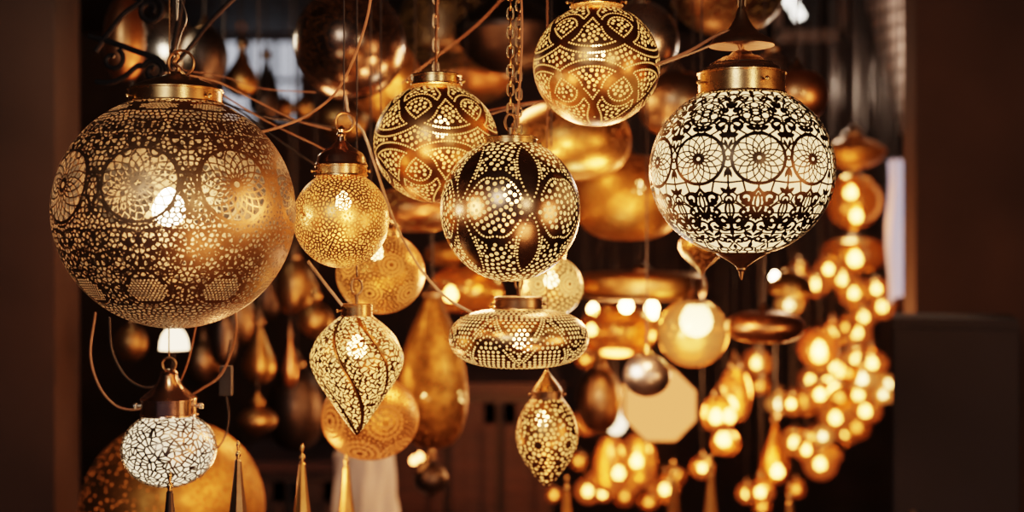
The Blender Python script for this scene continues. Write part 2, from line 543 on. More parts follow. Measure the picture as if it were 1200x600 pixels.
# centre globe
root, k, yb = dotted_globe('hanging_globe_lantern', 'dark dot-pierced globe lantern with solid pointed petals, hanging on a brass chain in the middle', 598, 246, 82, 1.50, (161, 176), star_dots(), M['star'], rotz=math.radians(17), collar_r=32, bulb=(.03, .22), Ry=84, lat_top=67)
mb = MB(); mb.tube([(0, 0, (yb - 161) * k), (0, 0, (yb - 150) * k)], 3.0 * k, 10); mb.ring((0, 0, (yb - 143) * k), 8 * k, 1.6 * k, sx=.75, sz=1.25); mb.build('hanging_loop', M['bronze'], root)
mb = MB(); chain_mb(mb, -.0, 0, (yb - 133) * k, CEIL - root.location.z, 14 * k, 7 * k, 1.25 * k); mb.build('chain', M['brass'], root)
mb = MB(); mb.tube(catmull([(.006 * math.sin(i * 1.7) + .008, .004 * math.cos(i * 2.1) - .002, (yb - 150) * k + i * .12) for i in range(11)], 6), .0014, 6); mb.build('cord', M['wire'], root)

# globe left of centre
root, k, yb = dotted_globe('hanging_globe_lantern', 'golden dot-pierced globe lantern with petal bands, hanging just left of the dark centre globe', 511, 168, 73, 1.62, (88, 101), petal_dots(), M['petal'], rotz=.25, collar_r=30, bulb=(.08, .25), Ry=70, lat_top=66)
mb = MB(); chain_mb(mb, 0, 0, (yb - 88) * k, CEIL - root.location.z, 17 * k, 6 * k, 1.3 * k); mb.build('chain', M['copper'], root)
mb = MB(); mb.tube(catmull([(.003 * math.sin(i * 2.3), .003 * math.cos(i * 1.9) - .005, (yb - 92) * k + i * .125) for i in range(11)], 6), .0012, 6); mb.build('cord', M['wire'], root)

# upper right globe
root, k, yb = dotted_globe('hanging_globe_lantern', 'golden dot-pierced globe lantern touching the top of the picture, above perforated gold oblate lanterns', 699, 77, 74, 1.58, (-4, 8), petal_dots(), M['petal'], rotz=math.radians(-8), collar_r=31, bulb=(0, .18), Ry=71, lat_top=66)
mb = MB(); chain_mb(mb, 0, 0, (yb + 4) * k, CEIL - root.location.z, 17 * k, 6 * k, 1.3 * k); mb.build('chain', M['copper'], root)

# disc lantern below the centre globe
def disc_lantern():
    Y = 1.63; k = Y / F; yb = 431
    root = globe_root('hanging_disc_lantern', 'flattened disc lantern pierced with dotted arches, hanging under the dark centre globe', 608, yb, Y)
    prof = []
    for i in range(81):
        a = -PI / 2 + PI * i / 80 * .93
        c, s_ = math.cos(a), math.sin(a)
        prof.append(((82 * abs(c) ** .62) * k, (35 + (34.5 if s_ < 0 else 34) * math.copysign(abs(s_) ** .95, s_)) * k))
    prof = [p for p in prof if not (p[1] > 40 * k and p[0] < 27 * k)]
    rr, zz, ss = resample(prof, 400)
    # dots laid out in (angle, arc) with arches
    D = Dots(); R = 82.0
    pts = []; rad = []
    nA = 7
    band_s = ss / k                      # arc length in px
    L = band_s[-1]
    def at(u, s): 
        r = np.interp(s, band_s, rr); z = np.interp(s, band_s, zz)
        return np.array((r * math.sin(u), -r * math.cos(u), z)) / (R * k)
    smid = band_s[np.argmax(rr)]
    def arch(u, sgn):
        d = (u * nA / (2 * PI) + .5) % 1 - .5
        return smid + sgn * (31 - 39 * (1 - (2 * abs(d)) ** 2) * .72) if False else smid + sgn * (-14 + 46 * (2 * abs(d)) ** 1.6)
    us = np.linspace(-PI, PI, 260, endpoint=False)
    for sgn, off in ((1, 0), (-1, PI / nA)):
        for o_ in (0, 7.5):
            for u in us:
                s = arch(u + off, sgn) + sgn * o_
                if 34 < s < L - 4: D.put(at(u, s), .0155, 1.25)
    for s in np.arange(14, L - 3, 5.2):
        r = np.interp(s, band_s, rr) / k; n = int(2 * PI * r / 5.9)
        for j in range(n):
            u = 2 * PI * (j + .5 * (int(s / 5.2) % 2)) / n - PI
            bad = False
            for sgn, off in ((1, 0), (-1, PI / nA)):
                a = arch(u + off, sgn)
                if -2.4 < (s - a) * sgn < 10: bad = True
            if bad: continue
            D.put(at(u, s), .0220, 1.2)
    q = np.array(D.p) * (R * k); r = np.array(D.r) * (R * k)
    shell('shade', root, prof, M['petal2'], lambda V, U, T: near_dots(V, q, r, 2), 620, 260)
    lathe_part('collar', root, [(6, 347), (27, 347.5)] + collar_prof(29, 348, 362), k, yb, M['bronze'])
    screws(root, k, yb, 29, 356, (1.2, -1.4), M['bronze'], 2)
    mb = MB(); mb.tube([(0, 0, (yb - 348) * k), (0, 0, (yb - 338) * k)], 2.4 * k, 10); mb.ring((0, 0, (yb - 331) * k), 7 * k, 1.3 * k, sx=.6, sz=1.2); mb.build('hanging_loop', M['bronze'], root)
    mb = MB(); chain_mb(mb, 0, 0, (yb - 323) * k, CEIL - root.location.z, 13 * k, 6.5 * k, 1.15 * k); mb.build('chain', M['brass'], root)
    bulb_part(root, 30 * k, .013, M['bulb'], 4 * k, 0)
    light('bulb_light', P(612, 400, Y), 1.0, (1, .44, .14), .012)
M['petal2'] = pierced('dot pierced bronze disc', (.46, .26, .12), .22, (1.0, .48, .15), 1.9, .3, patina=.25, bump=.04)
disc_lantern()

# ---- white arabesque lantern -----------------------------------------------
def arabesque_strokes(n=10):
    S = Strokes(); per = 360 / n
    for i in range(n):
        a = per * i; b = a + per / 2
        S.rosette(a, 4, 15.8, 14, .48, 1.05)
        # --- above, over the rosettes: ringed flower
        S.ring(a, 36, 10.4, .75); S.ring(a, 36, 3.0, .8)
        for t in range(6):
            an = math.radians(60 * t + 30)
            S.ring(a, 36, 2.6, .6, (6.2 * math.cos(an), 6.2 * math.sin(an)))
        S.leaf(a, 26, (1.2, -3.5), (6.5, -1.0), 1.5); S.leaf(a, 26, (.0, -4), (0, 0.5), 1.6, False)
        S.spiral(a, 50, (4.2, 0), 4.2, 1.2, 180, -160, .75, .9)
        S.leaf(a, 55, (0, -3), (0, 5), 1.3, False)
        # --- above, over the gaps: scrolled heart and tulip
        S.leaf(b, 22, (0, -6), (0, 2), 1.5, False)
        S.spiral(b, 24, (4.6, 1), 4.6, 1.3, 200, -160, .8, 1.3)
        S.leaf(b, 22, (.5, -4), (5.5, -2.5), 1.5)
        S.spiral(b, 35, (3.6, 2), 4.0, 1.0, -120, 230, .7, 1.2)
        S.leaf(b, 42, (.3, -3), (3.2, 3), 1.35); S.vesica(b, 47, (0, 2), 2.6, 6, .65)
        S.ring(b, 57, 3.2, .65); S.ring(a, 60, 2.6, .65)
        # --- below the rosettes
        S.vesica(a, -24, (0, 0), 4.0, 9, .95); S.vesica(a, -24, (0, 0), 1.5, 6, .7)
        S.spiral(a, -21, (7.4, 0), 4.2, 1.3, 215, -120, 1.0, 1.3)
        S.spiral(a, -29, (7.2, -1), 4.0, 1.2, 150, 470, 1.0, 1.2)
        S.leaf(a, -25, (4.2, 0), (9.5, 1), 1.5)
        S.ring(b, -25, 2.5, .7, (0, 3)); S.vesica(b, -28, (0, -1), 2.4, 7, .8)
        S.leaf(b, -17, (0, -3), (0, 4), 1.3, False); S.leaf(b, -16, (.4, -2), (4.6, 1.5), 1.2)
        S.ring(b, -34, 10.0, .6)
        S.spiral(a, -34, (5.2, 0), 3.6, 1.0, 200, -150, .8, 1.15); S.spiral(b, -35, (4.4, -1), 3.6, 1.0, 160, 500, .8, 1.1); S.leaf(a, -33, (0, -4), (0, 3), 1.3, False)
        S.leaf(b, -36, (.5, -3), (5, 3), 1.1); S.leaf(a, -48, (.5, -2), (5, 2), 1.2); S.leaf(b, -50, (.5, -2), (5, 1), 1.2)
        S.spiral(a, 47, (6.4, 2), 3.4, 1.0, 160, 480, .7, 1.0); S.leaf(b, 50, (.5, -3), (4, 1), 1.1); S.leaf(b, 29, (1, 0), (7, 2.5), 1.3); S.leaf(a, -19, (1, -1), (6.5, 2.2), 1.2)
        S.leaf(b, 13, (.3, -3), (2.2, 3), .9); S.leaf(b, -5, (.3, 3), (2.2, -3), .9); S.ring(b, 4, 1.2, .6)
        S.spiral(a, -41, (4.6, 0), 4.6, 1.3, 180, -140, .85, 1.25)
        S.leaf(a, -42, (0, -5), (0, 3), 1.5, False)
        S.spiral(b, -43, (4.2, 1), 4.0, 1.2, 160, 480, .8, 1.2)
        S.leaf(b, -46, (0, -4), (0, 4), 1.2, False)
        S.spiral(a, -54, (3.6, 0), 3.4, 1.1, 180, -150, .8, 1.1); S.spiral(b, -55, (3.4, 0), 3.2, 1.0, 180, -150, .8, 1.1)
        S.leaf(a, -60, (0, -4), (0, 4), 1.2, False); S.leaf(b, -62, (0, -3), (0, 3), 1.1, False)
        S.ring(a, -66, 2.4, .7); S.ring(b, -68, 2.0, .7)
    t = np.arange(0, 360, .5)
    for la, th in ((61.5, .9), (-73, 1.2)): S.pts(0, la, np.stack([t * math.cos(math.radians(la)), 0 * t], -1), th)
    return S

def white_lantern():
    Y = 1.50; k = Y / F; R = 108; Ry = 101; cy = 200; yb = 326
    root = globe_root('hanging_arabesque_lantern', 'large cream-lit globe lantern with black arabesque scrolls and a belt of rosettes', 869, yb, Y)
    cz = (yb - cy) * k; sc = np.array((R * k, R * k, Ry * k))
    S = arabesque_strokes()
    lp = lace(10, -74, 62, 6.2)
    def field(V, U, T):
        N = (V - (0, 0, cz)) / sc
        lat = np.degrees(np.arcsin(np.clip(N[..., 2], -1, 1))); d = (np.degrees(U) + 18) % 36 - 18
        inros = np.hypot(d * np.cos(np.radians(lat)), lat - 4) < 16
        m = mosaic(N, lp, .0105) * R * k
        return np.minimum(S.field(V - (0, 0, cz), sc), np.where(inros, 9.0, m))
    shell('shade', root, sphere_prof(R * k, Ry * k, cz, -76, 63), M['arab'], field, 900, 380)
    mb = MB(); mb.lathe(sphere_prof(R * k * .965, Ry * k * .965, cz, -80, 68, 40), 64, cap=False); mb.build('inner_shade', M['liner'], root)
    lathe_part('collar', root, [(40, 84), (49, 85)] + collar_prof(52, 85, 112), k, yb, M['brass'])
    lathe_part('cap', root, [(47, 85), (44, 80), (38, 77), (37, 75), (35, 74.5), (30, 71), (26, 69.5), (22, 67), (19, 66.5), (14, 64.5), (11, 61), (7, 60), (4, 58)], k, yb, M['silverbrass'])
    screws(root, k, yb, 52, 99, (.35, -1.2, 1.9), M['brass'], 3)
    lathe_part('finial', root, [(30, 296), (28, 299), (22, 302), (14, 307), (8, 311), (5.5, 314), (5.5, 316), (3.4, 318), (2.6, 322), (1, 328)], k, yb, M['bronze'])
    mb = MB(); mb.tube([(0, 0, (yb - 60) * k), (0, 0, (yb - 48) * k)], 3 * k, 8); mb.ring((0, 0, (yb - 42) * k), 8 * k, 1.8 * k, sx=.7); mb.build('hanging_loop', M['bronze'], root)
    lathe_part('ceiling_cup', root, [(1, -8), (2, -2), (3, 4), (5, 12), (8, 22), (14, 32), (22, 40), (33, 46), (37, 51), (38, 54)], k, yb, M['bronze'])
    mb = MB(); chain_mb(mb, 0, 0, (yb - 36) * k, CEIL - root.location.z, 17 * k, 8 * k, 1.5 * k); mb.build('chain', M['bronze'], root)
    mb = MB(); mb.tube(catmull([(0, -.004, (yb - 64) * k), (-.008, -.012, (yb - 48) * k), (-.014, -.01, (yb - 38) * k), (-.03, .0, (yb - 42) * k), (-.06, .012, (yb - 58) * k), (-.098, .03, (yb - 72) * k)], 8), .0018, 6); mb.build('cord', M['wire'], root)
M['arab'] = pierced('cut bronze arabesque', (.085, .055, .035), .28, CREAM, 1, 1.0, w=.0002, patina=.3, bump=.05)
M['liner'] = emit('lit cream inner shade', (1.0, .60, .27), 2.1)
M['silverbrass'] = metal('pale brass cap', (.62, .50, .36), .2, .3, 50, .05)
white_lantern()

# ---- big filigree globe at the left ----------------------------------------
def big_globe():
    Y = 1.45; k = Y / F; R = 139; cx = 206; cy = 248; Ry = 137; yb = cy + Ry
    root = globe_root('hanging_filigree_globe', 'very large bronze globe lantern cut with fine lattice rosettes and mesh panels', cx, yb, Y)
    cz = Ry * k; sc = np.array((R * k, R * k, Ry * k))
    S = Strokes(); n = 8; per = 45.0; ros = []; pan = []
    for i in range(n):
        a = per * i - 2; b = a + per / 2
        S.rosette(a, 11, 17.5, 18, .40, .8); ros.append((a, 11, 17.5))
        S.ring(a, 11, 19, .35)
        for lo, s in ((a, 1), (b, 1)):
            for la, rr in ((-14, 5.2), (-24, 4.6), (32, 4.4), (42, 3.8)):
                S.spiral(lo, la, (rr, 0), rr, 1.0, 180, -150, .55, .8)
                S.spiral(lo, la - 3, (rr * 1.6, -3), rr * .7, .8, 150, 480, .5, .75)
                S.leaf(lo, la, (0, -4), (0, 4), .95, False); S.leaf(lo, la, (1, -4), (rr + 3, -1), .8)
                S.leaf(lo, la, (rr * 1.2, 3.5), (rr * 2.1, 5), .7)
        S.vesica(b, 8, (0, 0), 3, 8, .6); S.spiral(b, 4, (2.2, -6), 2.6, .8, 180, -150, .5, .7); S.spiral(b, 14, (2.2, 4), 2.6, .8, 180, 500, .5, .7)
        # pointed mesh panel
        t = np.linspace(0, 2 * PI, 90); xx = 10.5 * np.sin(t) * (1 - .0 * t); yy = 8.5 * np.cos(t) + 3.2 * np.maximum(0, np.cos(t)) ** 6
        S.pts(a, -41, np.stack([xx, yy], -1), .75); S.pts(a, -41, np.stack([xx * 1.2, yy * 1.2], -1), .45); pan.append((a, -41))
        S.spiral(b, -40, (4, 0), 4, 1, 180, -150, .6, .8); S.spiral(b, -48, (3.4, 0), 3.4, 1, 180, 480, .55, .7); S.leaf(b, -43, (0, -5), (0, 5), 1.0, False)
    mesh = []
    Pm = lace(8, -88, 66, 2.15, (), -2, 30000)
    hexm = []
    for (a, la) in pan + [(per * i, 58) for i in range(n)]:
        st = 1.75 if la < 0 else 1.5
        for ry in range(-8, 9):
            for rx in range(-8, 9):
                x = (rx + .5 * (ry % 2)) * st; y = ry * st * .87
                lim = (x / 9.6) ** 2 + (y / 7.6) ** 2 < 1 if la < 0 else (x / 9) ** 2 + (y / 3.4) ** 2 < 1
                if lim: hexm.append(ll(a + x / math.cos(math.radians(la + y)), la + y))
    hexm = np.array(hexm)
    def field(V, U, T):
        N = (V - (0, 0, cz)) / sc
        st = S.field(V - (0, 0, cz), sc)
        mo = mosaic(N, Pm, .0085) * R * k
        hx = near_dots(N, hexm, np.full(len(hexm), math.radians(.62)), 1) * R * k
        lat = np.degrees(np.arcsin(np.clip(N[..., 2], -1, 1))); lon = np.degrees(U)
        inros = np.zeros(lat.shape, bool); inpan = np.zeros(lat.shape, bool)
        for (a, la, rr) in ros:
            d = ((lon - a + 180) % 360 - 180) * np.cos(np.radians(lat)); inros |= np.hypot(d, lat - la) < rr
        for (a, la) in pan:
            d = ((lon - a + 180) % 360 - 180) * np.cos(np.radians(lat)); inpan |= (d / 10.2) ** 2 + ((lat - la) / 8.2) ** 2 < 1
        inpan |= (lat > 54) & (lat < 63)
        out = np.where(inros, st, np.minimum(st, mo))
        out = np.where(inpan, hx, out)
        return out
    shell('shade', root, sphere_prof(R * k, Ry * k, cz, -88, 66), M['filigree'], field, 1000, 480)
    lathe_part('collar', root, [(40, 104), (52, 105)] + collar_prof(55, 105, 123), k, yb, M['brass'])
    lathe_part('cap', root, [(50, 105), (47, 101), (40, 98), (38, 97), (30, 94.5), (27, 93), (18, 91), (12, 88), (7, 87), (5, 84)], k, yb, M['bronze'])
    screws(root, k, yb, 55, 116, (.95, -.9), M['brass'], 2.4)
    mb = MB()
    mb.tube(catmull([(0, 0, (yb - 86) * k), (.003, 0, (yb - 80) * k), (-.002, 0, (yb - 73) * k), (.002, 0, (yb - 66) * k), (0, 0, (yb - 62) * k)], 6), 2.6 * k, 8)
    mb.ring((.006, 0, (yb - 74) * k), 15 * k, 1.6 * k, sx=1.0); mb.build('hanging_loop', M['copper'], root)
    mb = MB(); mb.tube(catmull([(0, 0, (yb - 62) * k), (.006, 0, (yb - 40) * k), (.012, 0, (yb - 20) * k), (.004, 0, (yb + 10) * k), (0, 0, (yb + 60) * k), (0, 0, CEIL - root.location.z)], 8), 1.2 * k, 6); mb.build('cord', M['silver'], root)
    bulb_part(root, cz + 2 * k, .019, M['bulbwhite'], -8 * k, 0)
    light('bulb_light', P(200, 245, Y), 3, (1, .80, .55), .03)
M['filigree'] = pierced('cut bronze filigree', (.42, .25, .13), .32, (1.0, .56, .27), .30, .72, w=.0002, patina=.4, bump=.1)
big_globe()

# ---- small sprig globe --------------------------------------------------------
def cone_cap(root, k, yb, prof, mat=None, ring=None, n=40):
    lathe_part('cap', root, prof, k, yb, mat or M['copper'], n)

def sprig_globe():
    Y = 1.52; k = Y / F; R = 56; cx = 400; cy = 257; Ry = 57; yb = cy + Ry
    root = globe_root('hanging_globe_lantern', 'small golden globe lantern of dense leafy cut-outs with a copper bell cap and ring', cx, yb, Y)
    cz = Ry * k; sc = np.array((R * k, R * k, Ry * k))
    pts = fib(1900, .022)
    shell('shade', root, sphere_prof(R * k, Ry * k, cz, -88, 62), M['sprig'], lambda V, U, T: mosaic((V - (0, 0, cz)) / sc, pts, .0175) * R * k, 560, 280)
    lathe_part('collar', root, collar_prof(31, 193, 207), k, yb, M['brass'])
    cone_cap(root, k, yb, [(31, 193), (29, 190), (28, 184), (24, 179), (18, 175), (13, 172), (9, 168), (5.5, 165), (4.5, 160), (5.5, 158), (4, 155), (5, 152), (3.5, 149), (1.5, 147)], M['coppersilver'])
    screws(root, k, yb, 31, 201, (1.35, -1.3), M['brass'], 2)
    mb = MB(); mb.ring((.004, 0, (yb - 143) * k), 11 * k, 1.6 * k); mb.build('hanging_ring', M['copper'], root)
    cord_part(root, .003, 0, (yb - 133) * k, M['blackwire'], .0010)
    bulb_part(root, cz + 20 * k, .010, M['bulb'], 2 * k, 0)
    light('bulb_light', P(402, 236, Y), .9, (1, .44, .14), .012)
M['sprig'] = pierced('leafy cut brass', (.66, .36, .13), .27, (1.0, .32, .065), 1.7, .3, patina=.3)
sprig_globe()

# ---- rosette globes (mid distance) -----------------------------------------------
def rosette_globe(name, label, cx, cy, R, Ry, Y, nr, lats, mat, fill=1500, t=.017, rr=20, rot=0, cap=None, bulb=(.0, .1), light_e=.7, center=.05):
    k = Y / F; yb = cy + Ry
    root = globe_root(name, label, cx, yb, Y)
    cz = Ry * k; sc = np.array((R * k, R * k, Ry * k))
    cents = [ll(360 / nr * (i + .5 * j) + rot, la) for j, la in enumerate(lats) for i in range(nr)]
    D = Dots(); holes = []; hr = []
    for c in cents:
        for (rho, n_, s_) in ((.30, 8, .05), (.62, 16, .045), (.90, 24, .040)):
            for p in circle_on(c, math.radians(rr) * rho, 2 * PI * math.sin(math.radians(rr) * rho) / n_ * 1.001):
                holes.append(p); hr.append(s_ * rr / 20)
    holes = np.array(holes); hr = np.array(hr)
    pts = fib(fill, .02); cc = np.array(cents)
    def field(V, U, T):
        N = (V - (0, 0, cz)) / sc; N = N / np.linalg.norm(N, axis=-1, keepdims=True)
        d = np.max(N.reshape(-1, 3) @ cc.T, axis=1).reshape(N.shape[:2])
        inr = d > math.cos(math.radians(rr))
        h = near_dots(N, holes, hr, 2); m = mosaic(N, pts, t)
        return np.where(inr, h, m) * R * k
    shell('shade', root, sphere_prof(R * k, Ry * k, cz, -88, 64), mat, field, 360, 180)
    ct = cy - Ry
    lathe_part('collar', root, collar_prof(R * .46, ct - 4, ct + 8), k, yb, M['brass'])
    lathe_part('cap', root, [(R * .46, ct - 4), (R * .40, ct - 9), (R * .25, ct - 14), (R * .12, ct - 20), (R * .07, ct - 28), (1, ct - 30)], k, yb, M['brass'])
    cord_part(root, 0, 0, (yb - ct + 28) * k, M['blackwire'], .0012)
    bulb_part(root, cz + bulb[1] * Ry * k, .011, M['bulb'], bulb[0] * R * k, 0)
    light('bulb_light', P(cx + bulb[0] * R, cy - bulb[1] * Ry, Y), light_e, (1, .44, .14), .012)
    return root
M['ros'] = pierced('rosette cut brass', (.60, .29, .08), .28, (1.0, .27, .05), .95, .3, patina=.3)
M['ros2'] = pierced('rosette cut copper', (.52, .23, .06), .3, (1.0, .22, .04), .8, .25, patina=.3)
M['eggm'] = pierced('flower cut brass', (.42, .22, .08), .26, (1.0, .42, .11), 1.9, .3, patina=.3)
rosette_globe('hanging_globe_lantern', 'golden globe lantern with rosette cut-outs behind and below the bell-capped leafy globe', 446, 320, 52, 48, 1.80, 6, (12, -28), M['ros'], rr=17, rot=20, bulb=(-.1, .5))
rosette_globe('hanging_globe_lantern', 'amber globe lantern with ring rosettes hanging behind the twisted lantern', 434, 489, 57, 50, 1.90, 5, (0, -48), M['ros2'], rr=24, rot=24, bulb=(-.2, .2), light_e=.5)
rosette_globe('hanging_globe_lantern', 'pale gold globe lantern with dotted flowers, mostly hidden behind the dark centre globe', 646, 336, 37, 36, 1.90, 6, (6,), M['eggm'], rr=22, rot=34, fill=420, t=.03, bulb=(0, .2))

# ---- egg lantern --------------------------------------------------------------
def egg_lantern():
    Y = 1.78; k = Y / F; yb = 571; cx = 641
    root = globe_root('hanging_egg_lantern', 'small pointed egg lantern cut with dark-centred flowers, hanging lowest under the disc lantern', cx, yb, Y)
    ys = [466, 470, 478, 488, 498, 508, 518, 530, 542, 552, 560, 566, 570]; rs = [17, 21, 27, 32, 35, 36.3, 36, 32, 25.5, 18.5, 12, 6.5, .5]
    prof = [(max(r, .3) * k, (yb - y) * k) for y, r in zip(ys, rs)][::-1]
    pr = catmull([(a, 0, b) for a, b in prof], 8); prof = [(max(p.x, 1e-5), p.z) for p in pr]
    R = 36 * k; n = 6
    cents = []
    for i in range(n):
        a = math.radians(60 * i - 18); cents.append((a, 517, 36))
    def pos(a, y): 
        r = np.interp(y, ys, rs); return np.array((r * math.sin(a), -r * math.cos(a), yb - y)) * k
    holes = []; hr = []; solid = []
    for (a, y, r) in cents:
        for (rho, m, s_) in ((6.2, 9, 1.5), (11.8, 11, 2.5)):
            for j in range(m):
                t = 2 * PI * j / m; holes.append(pos(a + rho * math.sin(t) / r, y + rho * math.cos(t))); hr.append(s_ * k)
        solid.append(pos(a, y))
    solid = np.array(solid)
    for y in np.arange(469, 569, 4.9):
        r = np.interp(y, ys, rs); m = max(3, int(2 * PI * r / 5.6))
        for j in range(m):
            p = pos(2 * PI * (j + .5 * (int(y / 4.9) % 2) + rng.uniform(-.3, .3)) / m, min(568, y + rng.uniform(-1.5, 1.5)))
            q_ = rng.uniform(1.2, 2.3) * k
            if np.min(np.linalg.norm(solid - p, axis=1)) > 16.5 * k and min(np.linalg.norm(p - h_) - r_ for h_, r_ in zip(holes, hr)) > q_ + .5 * k: holes.append(p); hr.append(q_)
    holes = np.array(holes); hr = np.array(hr)
    shell('shade', root, prof, M['eggm'], lambda V, U, T: near_dots(V, holes, hr, 2), 320, 220)
    lathe_part('collar', root, collar_prof(18, 457, 467), k, yb, M['bronze'])
    lathe_part('cap', root, [(17, 457), (16, 455), (12, 449), (7.5, 443), (4.5, 439), (3, 436), (1, 434)], k, yb, M['brass'])
    screws(root, k, yb, 18, 462, (1.4, -1.4), M['bronze'], 1.7)
    cord_part(root, 0, 0, (yb - 436) * k, M['wire'], .0012)
    bulb_part(root, (yb - 492) * k, .010, M['bulb'], -5 * k, 0)
    light('bulb_light', P(638, 492, Y), .7, (1, .44, .14), .012)
egg_lantern()

# ---- twisted lantern -------------------------------------------------------------
def twisted_lantern():
    Y = 1.60; k = Y / F; yb = 513; cx = 418
    root = globe_root('hanging_twisted_lantern', 'bright drop-shaped lantern twisted in spiral ribs to a point, cut all over with bean shapes', cx, yb, Y)
    ys = [370, 374, 382, 392, 402, 412, 420, 430, 442, 455, 470, 485, 500, 510]; rs = [18, 23, 33, 43, 50, 54, 54.5, 52.5, 47, 39.5, 29.5, 19.5, 9, 1]
    pr = catmull([(max(r, .3) * k, 0, (yb - y) * k) for y, r in zip(ys[::-1], rs[::-1])], 6)
    prof = [(max(p.x, 1e-5), p.z) for p in pr]
    nr = 6; tw = math.radians(95)
    def ph(U, T): return (U + tw * (T - .62) + .25) * nr / (2 * PI)     # T: 0 at the tip, 1 at the top
    def lobe(U, T):
        d = np.abs((ph(U, T)) % 1 - .5) * 2                          # 1 on the ribs
        return 1.0 - .10 * d ** 3 * np.clip(T * 4, 0, 1) + .02
    N = 1500; U0 = rng.uniform(-PI, PI, N * 4); T0 = rng.uniform(0, 1, N * 4)
    rr, zz, _ = resample(prof, 200); tt = np.linspace(0, 1, 200)
    r0 = np.interp(T0, tt, rr); z0 = np.interp(T0, tt, zz)
    cand = np.stack([r0 * np.sin(U0), -r0 * np.cos(U0), z0], -1)
    keep = rng.uniform(0, 1, N * 4) < r0 / max(rr); cand = cand[keep]
    sel = []; cells = {}
    h = 4.3 * k
    for p in cand:
        c = tuple(np.floor(p / h).astype(int)); good = True
        for dx in (-1, 0, 1):
            for dy in (-1, 0, 1):
                for dz in (-1, 0, 1):
                    for q in cells.get((c[0] + dx, c[1] + dy, c[2] + dz), ()):
                        if np.linalg.norm(p - q) < h: good = False
        if good: cells.setdefault(c, []).append(p); sel.append(p)
    sel = np.array(sel)
    def field(V, U, T):
        W_ = V / k; V2 = V + k * np.stack([1.3 * np.sin(W_[..., 2] * .95 + W_[..., 1] * .5), 1.3 * np.sin(W_[..., 0] * .9 + 1), 1.3 * np.sin(W_[..., 0] * .8 - W_[..., 1] * .9)], -1)
        m = mosaic(V2, sel, 1.10 * k)
        d = (.5 - np.abs((ph(U, T)) % 1 - .5)) * 2 * PI / nr            # angle from the rib (0 on the rib)
        R = np.hypot(V[..., 0], V[..., 1])
        rib = d * R * .8 - 1.9 * k
        return np.minimum(m, rib)
    shell('shade', root, prof, M['twist'], field, 480, 280, lobe)
    lathe_part('collar', root, collar_prof(19, 356, 372), k, yb, M['brass'])
    screws(root, k, yb, 19, 364, (1.5, -1.4), M['brass'], 2)
    mb = MB(); mb.tube([(0, 0, (yb - 357) * k), (0, 0, (yb - 345) * k)], 2 * k, 8); mb.ring((0, 0, (yb - 336) * k), 8 * k, 1.4 * k, sx=.8, sz=1.2); mb.build('hanging_loop', M['bronze'], root)
    cord_part(root, 0, 0, (yb - 327) * k, M['blackwire'], .0011)
    bulb_part(root, (yb - 408) * k, .013, M['bulb'], 0, 0)
    light('bulb_light', P(418, 408, Y), 1.2, (1, .44, .14), .012)
M['twist'] = pierced('bean cut brass', (.36, .18, .06), .28, (1.0, .46, .13), 2.3, .25, patina=.3)
twisted_lantern()

# ---- small silver lantern at lower left -----------------------------------------------
def silver_lantern():
    Y = 1.62; k = Y / F; yb = 571; cx = 198; cy = 526; R = 55; Ry = 45
    root = globe_root('hanging_onion_lantern', 'small white-lit lantern with crazed cut-outs and copper bell cap, below the very large globe', cx, yb, Y)
    cz = (yb - cy) * k
    nl = []
    sc = np.array((R * k, R * k, Ry * k))
    Npl = rng.normal(0, 1, (150, 3)); Npl /= np.linalg.norm(Npl, axis=1, keepdims=True); off = rng.uniform(-.95, .95, 150)
    pts = fib(400, .035)
    segs = []
    def field(V, U, T):
        N = (V - (0, 0, cz)) / sc
        m = mosaic(N, pts, .021)
        # a straight bar across most cells turns them into triangles
        kd = kd_of(pts); out = np.empty(N.shape[:2]).reshape(-1); i = 0
        dirs = rng.normal(0, 1, pts.shape); dirs -= pts * np.sum(dirs * pts, 1, keepdims=True); dirs /= np.linalg.norm(dirs, axis=1, keepdims=True)
        for p in N.reshape(-1, 3):
            _, j, d = kd.find(p); out[i] = abs(np.dot(p - pts[j], dirs[j])) - .019; i += 1
        return np.minimum(m, out.reshape(N.shape[:2])) * R * k
    shell('shade', root, sphere_prof(R * k, Ry * k, cz, -87, 58), M['silvershell'], field, 420, 220)
    mb = MB(); mb.lathe(sphere_prof(R * k * .95, Ry * k * .95, cz, -88, 60, 32), 48, cap=False); mb.build('inner_shade', M['linerwhite'], root)
    lathe_part('collar', root, collar_prof(33, 466, 487), k, yb, M['coppersilver'])
    cone_cap(root, k, yb, [(33, 467), (31, 465), (26, 461), (20, 456), (15, 450), (12, 444), (10, 439), (10.5, 437), (8, 435), (4, 433), (1, 432)], M['coppersilver'])
    screws(root, k, yb, 33, 475, (1.45, -1.45), M['silver'], 3.6)
    mb = MB(); mb.ring((0, 0, (yb - 427) * k), 8 * k, 1.5 * k); mb.build('hanging_ring', M['bronze'], root)
    cord_part(root, 0, .0, (yb - 420) * k, M['bronze'], .0010, 'chain')
M['silvershell'] = pierced('crazed silver', (.30, .23, .17), .22, CREAM, 1, 1.0, w=.0002, patina=.25)
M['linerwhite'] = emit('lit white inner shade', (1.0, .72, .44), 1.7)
silver_lantern()

